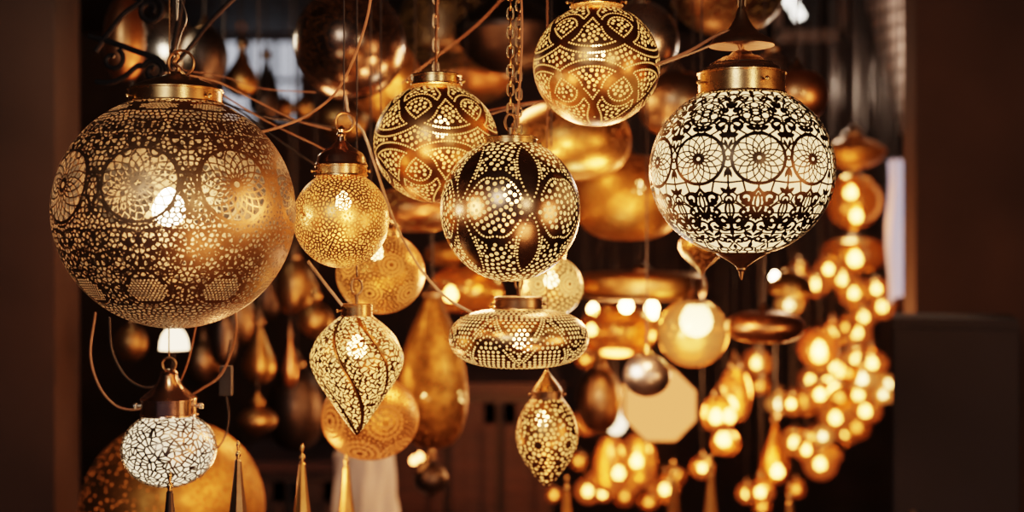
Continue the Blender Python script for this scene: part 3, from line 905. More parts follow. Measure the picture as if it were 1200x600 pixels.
# =================================================================== MIDDLE AND FAR LANTERNS
REG = []          # (x, y, z low, z high, radius, z cord start)
def reg(px, py, rx, ry, Y, cord=True):
    k = Y / F; c = P(px, py, Y); REG.append((c.x, Y, c.z - ry * k, c.z + ry * k, rx * k, c.z + ry * k if cord else 9))
for a in ((598, 246, 83, 100, 1.50), (511, 168, 74, 82, 1.62), (699, 77, 75, 82, 1.58), (608, 390, 83, 60, 1.63), (869, 190, 109, 140, 1.5), (206, 235, 140, 160, 1.45), (400, 240, 57, 105, 1.52),
          (446, 315, 53, 75, 1.80), (434, 484, 58, 80, 1.90), (646, 330, 38, 60, 1.90), (641, 503, 37, 72, 1.78), (418, 430, 56, 90, 1.60), (198, 505, 57, 90, 1.62)): reg(*a)
def clash(px, py, rx, ry, Y):
    k = Y / F; c = P(px, py, Y); r = rx * k * 1.04 + .004; z0 = c.z - ry * k * 1.4 - .004; z1 = c.z + ry * k * 1.75 + .01; n = 0
    if Y + r > 6.9: return 9
    for (x, y, a, b, q, t) in REG:
        d = math.hypot(c.x - x, Y - y)
        if d < r + q and z0 < b and a < z1: n += 1
        elif d < r + .004 and z1 > t: n += 1
        elif d < q + .004 and b > z0: n += 1
    return n
def settle(px, py, rx, ry, Y, lo=1.95, hi=5.0):
    best = None
    for i in range(70):
        for sg in (1, -1):
            y = Y + sg * .025 * i
            if not lo <= y <= hi: continue
            n = clash(px, py, rx, ry, y)
            if n == 0: reg(px, py, rx * 1.04, ry * 1.1, y); return y
            if best is None or n < best[0]: best = (n, y)
    print('unsettled', px, py, best); reg(px, py, rx, ry, best[1]); return best[1]
SHAPES = {
 'globe': [(math.cos(a), math.sin(a)) for a in np.linspace(-PI / 2, PI / 2, 25)],
 'oblate': [(abs(math.cos(a)) ** .7, math.sin(a)) for a in np.linspace(-PI / 2, PI / 2, 25)],
 'drum': [(0, -1), (.7, -.98), (.93, -.8), (1, -.4), (1, .4), (.93, .8), (.7, .98), (.2, 1)],
 'vase': [(0, -1), (.45, -.96), (.8, -.8), (.98, -.5), (1, -.25), (.93, .05), (.78, .35), (.58, .6), (.38, .8), (.25, .95), (.22, 1)],
 'pear': [(0, -1), (.5, -.95), (.85, -.75), (1, -.45), (.95, -.15), (.72, .15), (.45, .4), (.28, .65), (.2, .85), (.22, 1)],
 'onion': [(0, -1), (.12, -.9), (.4, -.75), (.8, -.5), (1, -.15), (.95, .2), (.7, .5), (.4, .7), (.22, .85), (.18, 1)],
 'egg': [(0, -1), (.5, -.93), (.82, -.68), (.98, -.3), (1, 0), (.93, .35), (.75, .65), (.5, .88), (.3, 1)],
 'drop': [(0, -1), (.5, -.95), (.88, -.72), (1, -.45), (.9, -.15), (.68, .15), (.46, .42), (.27, .68), (.12, .88), (.04, 1)],
 'dome': [(.96, -.9), (1, -1), (.99, -.6), (.92, -.1), (.75, .4), (.5, .75), (.25, .95), (.12, 1)],
 'pointed': [(0, -1), (.06, -.85), (.25, -.6), (.7, -.3), (1, .1), (.9, .5), (.6, .8), (.4, 1)],
 'ufo': [(0, -1), (.4, -.92), (.75, -.62), (.97, -.15), (1, 0), (.97, .15), (.7, .5), (.4, .75), (.2, .95), (.16, 1)],
}
def smooth_prof(pts, n=5):
    pr = catmull([(a, 0, b) for a, b in pts], n); return [(max(p.x, 1e-5), p.z) for p in pr]

def far(name, label, shape, px, py, rx, ry, Y, mat, cat='lantern', bulb=None, bulb_mat='bulb', bulb_r=.012, cap=True, cord=True, cap_mat='bronze', finial=False, group=None, tilt=0, seg=36, ring=False, cordmat='blackwire'):
    Y = settle(px, py, rx, ry, Y)
    k = Y / F; yb = py + ry
    root = thing(name, label, cat, P(px, yb, Y), group)
    mb = MB(); pr = smooth_prof(SHAPES[shape], 4) if shape not in ('globe', 'oblate') else [(max(a, 1e-5), b) for a, b in SHAPES[shape]]
    mb.lathe([(r * rx * k, (ry + z * ry) * k) for r, z in pr], seg, cap=False); mb.build('shade', M[mat] if isinstance(mat, str) else mat, root, True, 60)
    top = pr[-1][0] * rx; ct = 2 * ry * k
    if cap:
        w = max(top, min(rx * .32, 14)) * k
        h = min(ry * .35, 10) * k
        z0 = ct - (h * .55 if shape in ('globe', 'oblate') else 0)
        mb = MB(); mb.lathe([(w * 1.05, z0 - h * .2), (w * 1.08, z0 + h * .35), (w * .85, z0 + h * .5), (w * .55, z0 + h * 1.0), (w * .25, z0 + h * 1.5), (w * .12, z0 + h * 1.9), (w * .02 + 1e-4, z0 + h * 2)], 24)
        mb.build('cap', M[cap_mat], root); ct = z0 + h * 1.9
        if ring:
            mb = MB(); mb.ring((0, 0, ct + 4 * k), 5 * k, .9 * k); mb.build('hanging_ring', M[cap_mat], root); ct += 8 * k
    if finial:
        mb = MB(); mb.lathe([(max(1e-5, r * rx * .2 * k), z * ry * k) for r, z in ((0, -.35), (.3, -.3), (.35, -.2), (.2, -.12), (1, 0.02), (1.4, .12))], 16); mb.build('finial', M[cap_mat], root)
    if cord: cord_part(root, 0, 0, ct, M[cordmat], .0014)
    if bulb:
        mats = [bulb] if isinstance(bulb[0], (int, float)) else bulb
        for (bx, by) in mats:                               # offsets in px from the centre
            bulb_part(root, (ry - by) * k, bulb_r, M[bulb_mat], bx * k, 0)
    return root

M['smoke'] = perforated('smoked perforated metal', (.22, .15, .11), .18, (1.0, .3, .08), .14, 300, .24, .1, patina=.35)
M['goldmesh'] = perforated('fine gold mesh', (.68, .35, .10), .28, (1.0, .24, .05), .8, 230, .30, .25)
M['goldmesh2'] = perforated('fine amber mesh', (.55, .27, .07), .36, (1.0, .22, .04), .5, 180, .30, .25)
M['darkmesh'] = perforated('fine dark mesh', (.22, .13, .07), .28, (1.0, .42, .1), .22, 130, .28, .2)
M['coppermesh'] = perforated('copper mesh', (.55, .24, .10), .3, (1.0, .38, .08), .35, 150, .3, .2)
M['amber'] = glow_glass('amber lamp glass', (1.0, .22, .045), .7, .40)
M['amberdim'] = glow_glass('deep amber lamp glass', (1.0, .20, .03), .40, .45)
M['paleglass'] = glow_glass('pale lamp glass', (1.0, .36, .09), 1.2, .35)
M['octa'] = emit('lit parchment panel', (1.0, .32, .09), 1.5)

M['silverball'] = metal('mirror silver', (.66, .57, .52), .30, .3, 60, .05)
M['bulbwhite2'] = emit('lit milk glass', (1.0, .70, .42), 4)
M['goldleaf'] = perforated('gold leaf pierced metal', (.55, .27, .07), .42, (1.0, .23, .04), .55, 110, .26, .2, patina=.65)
# octagonal lamp
def octagon():
    Y = 2.75; k = Y / F; yb = 518; cx = 773
    root = thing('hanging_octagon_lantern', 'flat octagonal parchment lamp glowing evenly amber, behind the silver ball', 'lantern', P(cx, yb, Y))
    R = 45; ang = [PI / 8 + PI / 4 * i for i in range(8)]; cz = 44 * k
    mb = MB(); f = [(R * k * math.cos(a) * .98, -.02, cz + R * k * math.sin(a) * .98) for a in ang]; b = [(x, .06, z) for x, _, z in f]
    mb.add(f + b, [tuple(range(8)), tuple(range(15, 7, -1))] + [(i, (i + 1) % 8, 8 + (i + 1) % 8, 8 + i) for i in range(8)])
    mb.build('shade', M['octa'], root, False)
    for yy in (-.021, .061):
        mb = MB(); mb.tube([(R * k * math.cos(a), yy, cz + R * k * math.sin(a)) for a in ang], .0022, 6, True); mb.build('frame', M['gold'], root)
    cord_part(root, 0, 0.02, cz + R * k * .93, M['blackwire'], .0014)
reg(773, 474, 46, 45, 2.75)
octagon()

M['mottled'] = perforated('mottled amber metal', (.40, .20, .055), .42, (1.0, .22, .035), .5, 120, .22, .2, patina=.8)
# --- upper left
far('hanging_egg_lantern', 'brass egg lantern with orange reflections, in the top corner behind the iron scrolls', 'egg', 146, 45, 24, 50, 2.2, 'copper')
far('hanging_globe_lantern', 'pale silvery gold globe lantern catching white light behind the iron scrolls', 'globe', 196, 62, 38, 44, 2.7, 'silver')
far('hanging_globe_lantern', 'dark brown globe lantern above the shoulder of the very large globe', 'globe', 240, 68, 27, 38, 2.45, 'darkmetal')
far('hanging_pear_lantern', 'small gold pear lantern silhouetted against the pale window', 'pear', 283, 84, 19, 30, 3.0, 'gold', ring=True)
far('hanging_pear_lantern', 'narrow dark pear lantern between the pale window panes', 'pear', 312, 104, 17, 38, 3.1, 'darkmetal')
far('hanging_globe_lantern', 'tiny dull gold globe lantern under the pale window, on the side of the big globe', 'globe', 333, 127, 12, 13, 3.3, 'darkgold')
far('hanging_globe_lantern', 'tiny dull gold globe lantern under the pale window, on the side of the smoked globe', 'globe', 355, 127, 12, 13, 3.3, 'gold')
far('hanging_globe_lantern', 'large smoked globe lantern with fine dark perforation and white glints', 'globe', 410, 52, 66, 66, 2.05, 'smoke', cap_mat='bronze')
far('hanging_onion_lantern', 'bright gold onion lantern half hidden behind the smoked globe', 'onion', 452, 92, 42, 62, 2.5, 'goldmesh')
far('hanging_globe_lantern', 'dim gold globe lantern tucked low behind the smoked globe, above the bell cap', 'globe', 402, 140, 30, 26, 2.9, 'darkgold')
# --- upper middle
far('hanging_drum_lantern', 'dark drum lantern with a perforated rim under the ceiling', 'drum', 521, 34, 52, 36, 3.1, 'darkmesh')
far('hanging_saucer_lantern', 'large dark saucer lantern with a copper glow on its belly, behind the twin chains', 'ufo', 598, 38, 66, 48, 2.7, 'darkmetal')
far('hanging_oblate_lantern', 'flattened copper lantern showing under the golden globe left of centre', 'oblate', 486, 246, 54, 26, 2.2, 'coppermesh')
far('hanging_saucer_lantern', 'flattened dark red saucer lantern high behind the golden globe left of centre', 'ufo', 545, 92, 58, 30, 3.3, 'coppermesh')
far('hanging_oblate_lantern', 'perforated gold oblate lantern right under the cropped upper globe', 'oblate', 668, 166, 72, 45, 2.15, 'goldmesh')
far('hanging_oblate_lantern', 'wide gold mesh oblate lantern with a bright lower edge, beside the cream-lit globe', 'oblate', 736, 232, 66, 50, 2.45, 'goldmesh2', bulb=[(12, -12)], bulb_r=.011)
far('hanging_globe_lantern', 'smooth grey globe lantern peeping out behind the cropped upper globe', 'globe', 752, 48, 43, 46, 2.1, 'silver')
far('hanging_oblate_lantern', 'silver brass oblate lantern between the cropped upper globe and the cream-lit globe', 'oblate', 792, 122, 44, 38, 2.35, 'bronze', cap_mat='silver')
far('hanging_globe_lantern', 'large dark brown lantern belly at the top edge above the cream-lit globe', 'globe', 852, -12, 68, 54, 2.5, 'darkmesh')
far('hanging_dome_lantern', 'silvery dome lantern shade just behind the cap of the cream-lit globe', 'dome', 906, 84, 30, 24, 2.5, 'silver')
far('hanging_oblate_lantern', 'copper oblate lantern behind the shoulder of the cream-lit globe', 'oblate', 934, 112, 36, 30, 2.15, 'copper')
far('hanging_pointed_lantern', 'small pierced pointed lantern below the cream-lit globe on its inner side', 'pointed', 822, 294, 26, 32, 1.95, 'goldmesh')
far('hanging_disc_lantern', 'dark copper flat disc lantern below the finial of the cream-lit globe', 'oblate', 896, 383, 46, 19, 2.3, 'copper')
# --- middle
far('hanging_vase_lantern', 'tall amber vase lantern with a clear bulb flare, beside the twisted lantern', 'vase', 507, 436, 41, 90, 2.4, 'mottled', bulb=[(-7, 28), (34, 30)], bulb_r=.010)
far('hanging_disc_lantern', 'small flat gold lantern above a lit bulb, left under the dark centre globe', 'oblate', 533, 298, 36, 15, 2.7, 'goldmesh2')
far('hanging_oblate_lantern', 'dim gold lantern with one bright bulb, below the small flat gold lantern', 'oblate', 546, 340, 44, 27, 2.6, 'amberdim', bulb=[(-18, 6)], bulb_r=.014)
far('hanging_disc_lantern', 'long flat brass drum lantern with a bulb below, beneath the wide gold mesh lantern', 'drum', 752, 335, 74, 17, 2.7, 'gold', bulb=[(-10, 8), (12, 26), (-18, 24)], bulb_r=.013)
far('hanging_globe_lantern', 'blazing gold globe lantern with an overexposed top, under the flat brass drum lantern', 'globe', 812, 390, 41, 40, 2.5, 'paleglass', bulb=[(4, -14)], bulb_mat='bulbwhite', bulb_r=.030)
far('hanging_oblate_lantern', 'wide amber lantern with glints, between the disc lantern and the blazing gold globe', 'oblate', 724, 388, 46, 30, 3.0, 'amberdim', bulb=[(-31, -1), (-29, -25), (40, -20)], bulb_r=.011)
far('hanging_globe_lantern', 'small mirror-bright silver ball lantern in front of the octagonal lamp', 'globe', 758, 440, 28, 25, 2.3, 'silverball', cap_mat='brass')
far('hanging_egg_lantern', 'grey gold egg lantern beside the octagonal lamp', 'egg', 702, 468, 26, 38, 2.9, 'bronze', bulb=[(10, 2)], bulb_r=.012)
far('hanging_globe_lantern', 'frosted white lamp globe between the grey gold egg and the octagonal lamp', 'globe', 722, 492, 13, 17, 2.9, 'bulbwhite2')
far('hanging_egg_lantern', 'amber egg lantern with a bulb, nearer the pointed egg lantern of the lower pair', 'egg', 716, 545, 21, 34, 3.2, 'amber', bulb=[(9, 10)], bulb_r=.014)
far('hanging_egg_lantern', 'amber egg lantern with a bulb, nearer the octagonal lamp of the lower pair', 'egg', 748, 540, 22, 32, 3.3, 'amber', bulb=[(-2, 1)], bulb_r=.014)
far('hanging_egg_lantern', 'tall amber egg lantern right of the octagonal lamp, upper of the lit three', 'egg', 861, 462, 19, 32, 3.0, 'amber', bulb=[(-5, 13)], bulb_r=.015)
far('hanging_egg_lantern', 'short amber egg lantern right of the octagonal lamp, middle of the lit three', 'egg', 842, 484, 20, 22, 2.9, 'amber', bulb=[(-3, 5), (13, 4)], bulb_r=.014)
far('hanging_globe_lantern', 'little amber globe lantern right of the octagonal lamp, lowest of the lit three', 'globe', 850, 518, 17, 16, 3.05, 'amber', bulb=[(-2, -3)], bulb_r=.016)
far('hanging_drop_lantern', 'slender gold drop lantern with a bulb near its foot, above the standing spire lanterns', 'drop', 908, 530, 17, 38, 3.2, 'amberdim', bulb=[(3, 23)], bulb_r=.014)
# --- right hand stack under the planked roof
far('hanging_saucer_lantern', 'amber saucer lantern topped by two bulbs, uppermost of the blurred stack by the planked roof', 'ufo', 1000, 178, 38, 20, 3.3, 'goldmesh2')
far('hanging_globe_lantern', 'amber globe lantern with two bulbs, second down the blurred stack by the planked roof', 'globe', 1000, 236, 33, 32, 3.4, 'amberdim', bulb=[(-3, -10), (4, 18)], bulb_r=.015)
far('hanging_oblate_lantern', 'amber oblate lantern with one bulb, third down the blurred stack by the planked roof', 'oblate', 1000, 298, 38, 20, 3.5, 'amberdim', bulb=[(2, 6)], bulb_r=.018)
far('hanging_dome_lantern', 'pale green gold dome lampshade low behind the cream-lit globe', 'dome', 926, 330, 26, 13, 3.0, 'gold', bulb=[(-18, -5)], bulb_mat='bulbwhite', bulb_r=.010)
# --- lower left gathering of unlit lanterns
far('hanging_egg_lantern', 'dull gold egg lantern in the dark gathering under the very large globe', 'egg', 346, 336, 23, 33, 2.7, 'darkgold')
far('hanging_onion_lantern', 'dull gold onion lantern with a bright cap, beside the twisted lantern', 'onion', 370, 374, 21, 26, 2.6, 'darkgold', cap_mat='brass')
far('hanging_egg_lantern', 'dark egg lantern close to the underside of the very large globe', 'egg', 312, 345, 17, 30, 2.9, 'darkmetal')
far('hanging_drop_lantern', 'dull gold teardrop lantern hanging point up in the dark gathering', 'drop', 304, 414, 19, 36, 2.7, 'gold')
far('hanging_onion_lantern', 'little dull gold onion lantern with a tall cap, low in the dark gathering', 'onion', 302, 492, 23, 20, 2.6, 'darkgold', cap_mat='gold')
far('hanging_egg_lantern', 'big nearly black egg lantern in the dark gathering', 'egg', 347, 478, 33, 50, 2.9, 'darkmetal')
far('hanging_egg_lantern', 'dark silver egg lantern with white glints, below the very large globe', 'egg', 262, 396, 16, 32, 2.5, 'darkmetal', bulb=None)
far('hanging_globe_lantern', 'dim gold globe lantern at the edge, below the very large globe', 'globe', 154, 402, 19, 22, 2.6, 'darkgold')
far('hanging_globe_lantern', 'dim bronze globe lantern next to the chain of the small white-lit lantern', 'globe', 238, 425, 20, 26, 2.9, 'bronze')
far('hanging_drop_lantern', 'thin copper drop lantern between the teardrop and the big nearly black egg lantern', 'drop', 340, 424, 9, 30, 2.6, 'copper')
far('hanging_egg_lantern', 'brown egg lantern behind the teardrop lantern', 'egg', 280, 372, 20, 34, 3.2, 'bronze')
far('hanging_dome_lantern', 'white-lit glass dome lamp right beneath the very large globe', 'dome', 204, 396, 17, 14, 2.1, 'bulbwhite2')
far('hanging_globe_lantern', 'great golden globe lantern behind the small white-lit lantern', 'globe', 203, 596, 106, 104, 2.05, 'goldleaf')
far('hanging_goblet_lantern', 'dark cup lantern in front of the red brown cabinet', 'onion', 505, 560, 20, 24, 2.7, 'darkmetal', bulb=[(-20, -20), (-13, -24)], bulb_mat='bulbdim', bulb_r=.008)

# spires of the standing lanterns
def spire(label, px, ytop, Y, w, mat, ygrow, base_z=0.72):
    """tall pointed standing lantern; the tip is at (px, ytop)"""
    k = Y / F; tip = P(px, ytop, Y); REG.append((tip.x, Y, base_z, tip.z, w * k * 1.1, 9))
    root = thing('standing_spire_lantern', label, 'lantern', (tip.x, tip.y, base_z))
    H = tip.z - base_z
    mb = MB(); z = lambda y: H - (y - ytop) * k
    mb.lathe([(max(1e-5, r * k), z(y)) for r, y in ((.3, ytop), (1.8, ytop + 2), (2.6, ytop + 5), (1.8, ytop + 8.5), (1.4, ytop + 12), (3.0, ytop + 14), (3.6, ytop + 17), (2.2, ytop + 20), (2.8, ytop + 23))][::-1], 20)
    mb.build('finial', M['brass'], root)
    mb = MB(); prof = [(2.8, ytop + 22), (4.0, ytop + 24), (4.2, ytop + 28), (6.8, ytop + 54), (10.5, ytop + 84), (w, ytop + ygrow)]
    mb.lathe([(r * k, z(y)) for r, y in prof][::-1], 8 if mat != 'darkmetal' else 12, cap=False); mb.build('roof', M[mat], root, True, 25)
    zr = z(ytop + ygrow); mb = MB(); mb.lathe([(w * k * .85, .03), (w * k * .95, zr * .5), (w * k * .9, zr + .001)], 8, cap=False); mb.build('shade', M['goldmesh2'], root, True, 25)
    mb = MB(); mb.lathe([(w * k * 1.05, 0), (w * k * 1.05, .02), (w * k * .85, .03)], 8); mb.build('base', M['bronze'], root, True, 25)
spire('dark pointed lantern spire rising in front of the small white-lit lantern', 199, 553, 1.40, 34, 'darkmetal', 170)
spire('dark tapering lantern spire in front of the great golden globe', 279, 516, 1.55, 30, 'bronze', 190)
spire('copper gold lantern spire with a ball tip, right of the dark tapering spire', 354, 520, 1.72, 34, 'gold', 180)
spire('pale gold lantern spire below the twisted lantern', 406, 524, 1.95, 32, 'gold', 150)
spire('blurred perforated gold spire below the pointed egg lantern', 664, 556, 2.6, 38, 'goldmesh', 120)
spire('thin blurred brass spire below the octagonal lamp', 833, 532, 2.5, 30, 'gold', 110)
spire('blurred brass spire below the slender gold drop lantern', 926, 566, 2.7, 26, 'gold', 100)
spire('dim blurred brass spire close beside the thin blurred brass spire', 789, 540, 3.0, 26, 'darkgold', 120)

# bench that carries the standing lanterns (its top lies under the picture)
b = thing('wooden_bench', 'long low dark wooden display bench carrying the standing spire lanterns', 'bench', (-.05, 2.1, 0))
M['darkwood'] = wood('dark bench wood', (.022, .012, .008), (.06, .03, .018), .55)
M['redwood'] = wood('red brown wood', (.022, .008, .006), (.06, .022, .015), .6)
mb = MB(); mb.box(-.72, .78, -.85, 1.15, .68, .72); mb.build('tabletop', M['darkwood'], b, False)
for sx in (-.66, .72):
    for sy in (-.8, 1.1):
        mb = MB(); mb.box(sx - .04, sx + .04, sy - .04, sy + .04, 0, .68); mb.build('leg', M['darkwood'], b, False)

# ------------------------------------------------------------------ blurred small bulb lanterns
ORD = ['topmost', 'second', 'third', 'fourth', 'fifth', 'sixth', 'seventh', 'eighth', 'ninth', 'tenth', 'eleventh', 'twelfth', 'thirteenth', 'fourteenth', 'fifteenth', 'sixteenth', 'seventeenth', 'eighteenth', 'nineteenth', 'twentieth', 'twenty-first', 'twenty-second', 'twenty-third', 'twenty-fourth', 'twenty-fifth', 'twenty-sixth', 'twenty-seventh', 'twenty-eighth', 'twenty-ninth', 'thirtieth', 'thirty-first', 'thirty-second']
def bulb_lanterns(spots, where, group, y_range):
    spots = sorted(spots, key=lambda s: s[1])
    for i, sp in enumerate(spots):
        px, py, r = sp[:3]; kind = sp[3] if len(sp) > 3 else 'a'
        Y = y_range[0] + (y_range[1] - y_range[0]) * ((i * 0.618) % 1)
        k = Y / F
        word = {'a': 'amber', 'w': 'white', 'd': 'deep amber'}[kind]
        shape = ['globe', 'egg', 'onion', 'globe', 'oblate'][i % 5]
        body = {'globe': 'round', 'egg': 'egg-shaped', 'onion': 'onion-shaped', 'oblate': 'flattened'}[shape]
        o_ = ORD[i] + (' from top' if i else '')
        far('small_bulb_lantern', f'{body} {word} bulb lantern, {o_} of {where}', shape, px, py, r * 1.55, r * (1.5 if shape != 'oblate' else 1.15), Y,
            {'a': 'amber', 'w': 'paleglass', 'd': 'amberdim'}[kind], bulb=[(0, r * .1)], bulb_mat={'a': 'bulb', 'w': 'bulbwhite', 'd': 'bulbdim'}[kind], bulb_r=max(.008, min(.022, r * .46 * k)), group=group, seg=20)

R1 = [(971, 315, 10), (987, 327, 11), (1027, 338, 10), (956, 333, 10), (1001, 343, 12), (1034, 359, 10), (1012, 371, 10), (975, 393, 11), (1004, 389, 11), (936, 317, 8, 'd'), (933, 344, 9, 'd'), (991, 383, 8, 'd'), (925, 357, 10, 'w')]
R2 = [(960, 408, 16), (979, 430, 12), (1004, 421, 11), (1022, 425, 12), (972, 443, 11), (1010, 443, 12, 'w'), (1040, 450, 9, 'w'), (1047, 460, 8, 'w'), (1035, 462, 8, 'w'), (950, 445, 9), (961, 462, 12), (1006, 462, 11), (913, 473, 10, 'w'), (927, 473, 9), (979, 489, 13), (1014, 481, 12), (992, 506, 11), (931, 518, 11), (953, 514, 10), (945, 527, 9), (964, 511, 8, 'w'), (961, 543, 13), (974, 534, 8), (887, 425, 11), (890, 452, 8, 'd'), (984, 465, 10, 'd'), (994, 437, 9, 'd'), (1004, 500, 10, 'd'), (942, 470, 11, 'd')]
R3 = [(823, 548, 9), (875, 578, 8), (891, 576, 11), (933, 573, 7, 'd'), (893, 594, 7, 'd')]
R4 = [(746, 518, 7, 'd'), (702, 562, 9), (689, 575, 10), (740, 566, 8), (706, 578, 8), (779, 573, 11), (790, 558, 9, 'd'), (732, 581, 8, 'd'), (685, 421, 7, 'd'), (687, 494, 10), (649, 580, 6, 'd'), (678, 540, 7, 'd'), (760, 588, 8, 'd')]
bulb_lanterns(R1, 'the scatter under the amber stack', 'scattered bulb lanterns under the amber stack', (3.55, 4.3))
bulb_lanterns(R2, 'the dense cluster by the black cupboard', 'dense glowing cluster of bulb lanterns', (3.3, 4.4))
bulb_lanterns(R3, 'the few beside the thin brass spire', 'low bulb lanterns among the brass spires', (3.15, 3.6))
bulb_lanterns(R4, 'those around the amber egg pair', 'loose bulb lanterns round the amber egg pair', (3.3, 3.9))

# ------------------------------------------------------------------ cords
def wire(label, pts, mat, r, Y0, Y1, name='electric_cord'):
    n = len(pts); mb = MB()
    mb.tube(catmull([P(x, y, Y0 + (Y1 - Y0) * i / (n - 1)) for i, (x, y) in enumerate(pts)], 8), r, 6)
    return tag(mb.build(name, M[mat], None), label, 'cord')
wire('copper cord sweeping down across the smoked globe lantern', [(438, -30), (430, 22), (412, 75), (392, 110), (362, 134), (330, 148), (296, 157)], 'wire', .0017, 1.50, 1.60)
wire('pale cord running from the ring of the bell cap down to the disc lantern', [(405, 112), (410, 138), (424, 152), (437, 186), (456, 243), (472, 280), (500, 325), (528, 352), (552, 366)], 'palewire', .0017, 1.60, 1.66)
wire('straight pale cord slanting from the leafy globe to the collar of the twisted lantern', [(361, 306), (376, 326), (401, 358)], 'palewire', .0020, 1.585, 1.585)
wire('copper cord crossing behind the top of the smaller lanterns from the big cap, upper strand', [(222, 88), (255, 96), (300, 118), (345, 140), (388, 152)], 'wire', .0013, 1.62, 1.72)
wire('copper cord from the big cap drooping low toward the bell cap, lower strand', [(234, 92), (275, 120), (320, 146), (366, 168), (400, 186)], 'wire', .0012, 1.66, 1.75)
wire('black cord sagging from the iron scrolls toward the bell cap', [(200, 70), (250, 112), (300, 134), (352, 142), (396, 150)], 'blackwire', .0014, 1.70, 1.80)
wire('black cord lying lowest of the strands beside the big cap', [(258, 118), (290, 136), (330, 166), (365, 190), (380, 196)], 'blackwire', .0014, 1.72, 1.80)
wire('thin copper cord stretched level between the big cap and the smoked globe', [(214, 82), (262, 90), (310, 104), (370, 108)], 'wire', .0009, 1.75, 1.80)
wire('copper cord passing from the golden dotted globe behind the twin chains', [(560, 132), (590, 126), (615, 121), (642, 118)], 'wire', .0014, 1.72, 1.76)
wire('pale cord paired with the copper cord behind the twin chains', [(556, 140), (588, 130), (618, 123), (646, 116)], 'palewire', .0010, 1.74, 1.77)
wire('copper cord rising slantwise to the ceiling behind the chain of the golden dotted globe', [(470, 98), (495, 78), (525, 56), (560, 28), (600, -14)], 'wire', .0014, 1.85, 1.95)
wire('pale cord strung from the cropped upper globe to the cap of the cream-lit globe', [(772, 76), (800, 66), (826, 56), (850, 44)], 'palewire', .0011, 1.66, 1.57)
wire('copper cord looping below the very large globe', [(276, 362), (277, 385), (272, 410), (258, 440), (236, 456), (222, 464)], 'wire', .0016, 1.62, 1.70)
wire('second copper cord hanging from the underside of the very large globe', [(230, 380), (226, 400), (220, 425), (212, 446)], 'wire', .0013, 1.63, 1.66)
wire('black cord curving along the edge beside the small white-lit lantern', [(128, 372), (131, 410), (146, 440), (166, 453), (186, 452)], 'blackwire', .0016, 1.63, 1.68)
wire('copper cord bending round the copper bell cap', [(112, 366), (106, 415), (116, 452), (134, 474), (152, 480), (170, 478)], 'wire', .0014, 1.66, 1.66)
mb = MB(); mb.tube(catmull([P(x, y, 1.74) for x, y in ((270, 398), (266, 425), (265, 460), (268, 490), (262, 515), (250, 530))], 8), .0013, 6)
sw = tag(mb.build('electric_cord', M['blackwire'], None), 'black cord with an inline switch hanging beside the copper bell cap', 'cord')
mb = MB(); c = P(265, 446, 1.74); mb.box(c.x - .008, c.x + .008, c.y - .006, c.y + .006, c.z - .02, c.z + .02); mb.build('inline_switch', M['blackwire'], sw, False)
wire('black cord behind the twin chains hanging to the flat brass drum', [(680, 300), (690, 318), (700, 290), (712, 280)], 'blackwire', .0012, 2.72, 2.72)

# ------------------------------------------------------------------ wrought iron scrolls, upper left
ir = thing('iron_scroll_bracket', 'black wrought iron scroll bracket above the very large globe', 'bracket', P(196, 84, 1.72))
def iron(pts, r=.0040):
    mb = MB(); o0 = ir.location
    mb.tube(catmull([P(x, y, 1.72) - o0 for x, y in pts], 8), r, 8); mb.build('scroll', M['iron'], ir)
def spiral_px(cx, cy, r0, r1, a0, a1, n=16):
    return [(cx + (r0 + (r1 - r0) * i / n) * math.cos(math.radians(a0 + (a1 - a0) * i / n)), cy + (r0 + (r1 - r0) * i / n) * math.sin(math.radians(a0 + (a1 - a0) * i / n))) for i in range(n + 1)]
iron([(112, 60), (128, 38), (146, 16), (166, 2)] + spiral_px(176, 12, 18, 5, 230, 760))
iron([(104, 42), (132, 50), (160, 60), (186, 70), (196, 84)])
iron([(112, 96), (128, 97), (146, 90), (160, 78)] + spiral_px(180, 84, 14, 4, 210, 640))
iron(spiral_px(132, 70, 14, 4, -60, 300), .0034)
iron([(196, 84), (220, 58), (246, 26), (280, -8)], .0034)
iron([(196, 84), (206, 40), (214, 0), (220, -40)], .0034)
mb = MB(); p0 = P(220, -40, 1.72) - ir.location; mb.tube([p0, (p0.x, p0.y, CEIL - ir.location.z)], .0034, 8); mb.build('rod', M['iron'], ir)

# ------------------------------------------------------------------ furniture and cloth
def cabinet(label, x0, x1, ytop, Y, depth, mat, nd):
    z1 = P(0, ytop, Y).z; a = P(x0, 0, Y).x; c = P(x1, 0, Y).x
    root = thing('wooden_cabinet', label, 'cabinet', ((a + c) / 2, Y + depth / 2, 0)); w = (c - a) / 2; d = depth / 2
    mb = MB(); mb.box(-w, w, -d + .02, d, 0, z1 - .03); mb.build('carcass', M['darkwood'], root, False)
    mb = MB(); mb.box(-w - .03, w + .03, -d - .03, d, z1 - .03, z1); mb.build('worktop', M['redwood'], root, False)
    dw = 2 * w / nd
    for i in range(nd):
        xa = -w + dw * i + .012; xb = xa + dw - .024
        mb = MB(); mb.box(xa, xb, -d, -d + .02, .06, z1 - .06)
        for (p, q, r_, s_) in ((xa, xa + .035, .06, z1 - .06), (xb - .035, xb, .06, z1 - .06), (xa, xb, z1 - .12, z1 - .06), (xa, xb, .06, .12), (xa, xb, z1 * .55, z1 * .55 + .05)):
            mb.box(p, q, -d - .015, -d, r_, s_)
        dr = mb.build('door', M[mat], root, False)
        mb = MB(); mb.ball((xb - .018, -d - .022, z1 * .6), .009, 10, 8); mb.build('knob', M['brass'], dr)
cabinet('tall red brown wooden cabinet with panelled doors, behind the tall amber vase lantern', 462, 648, 448, 3.75, .5, 'redwood', 3)
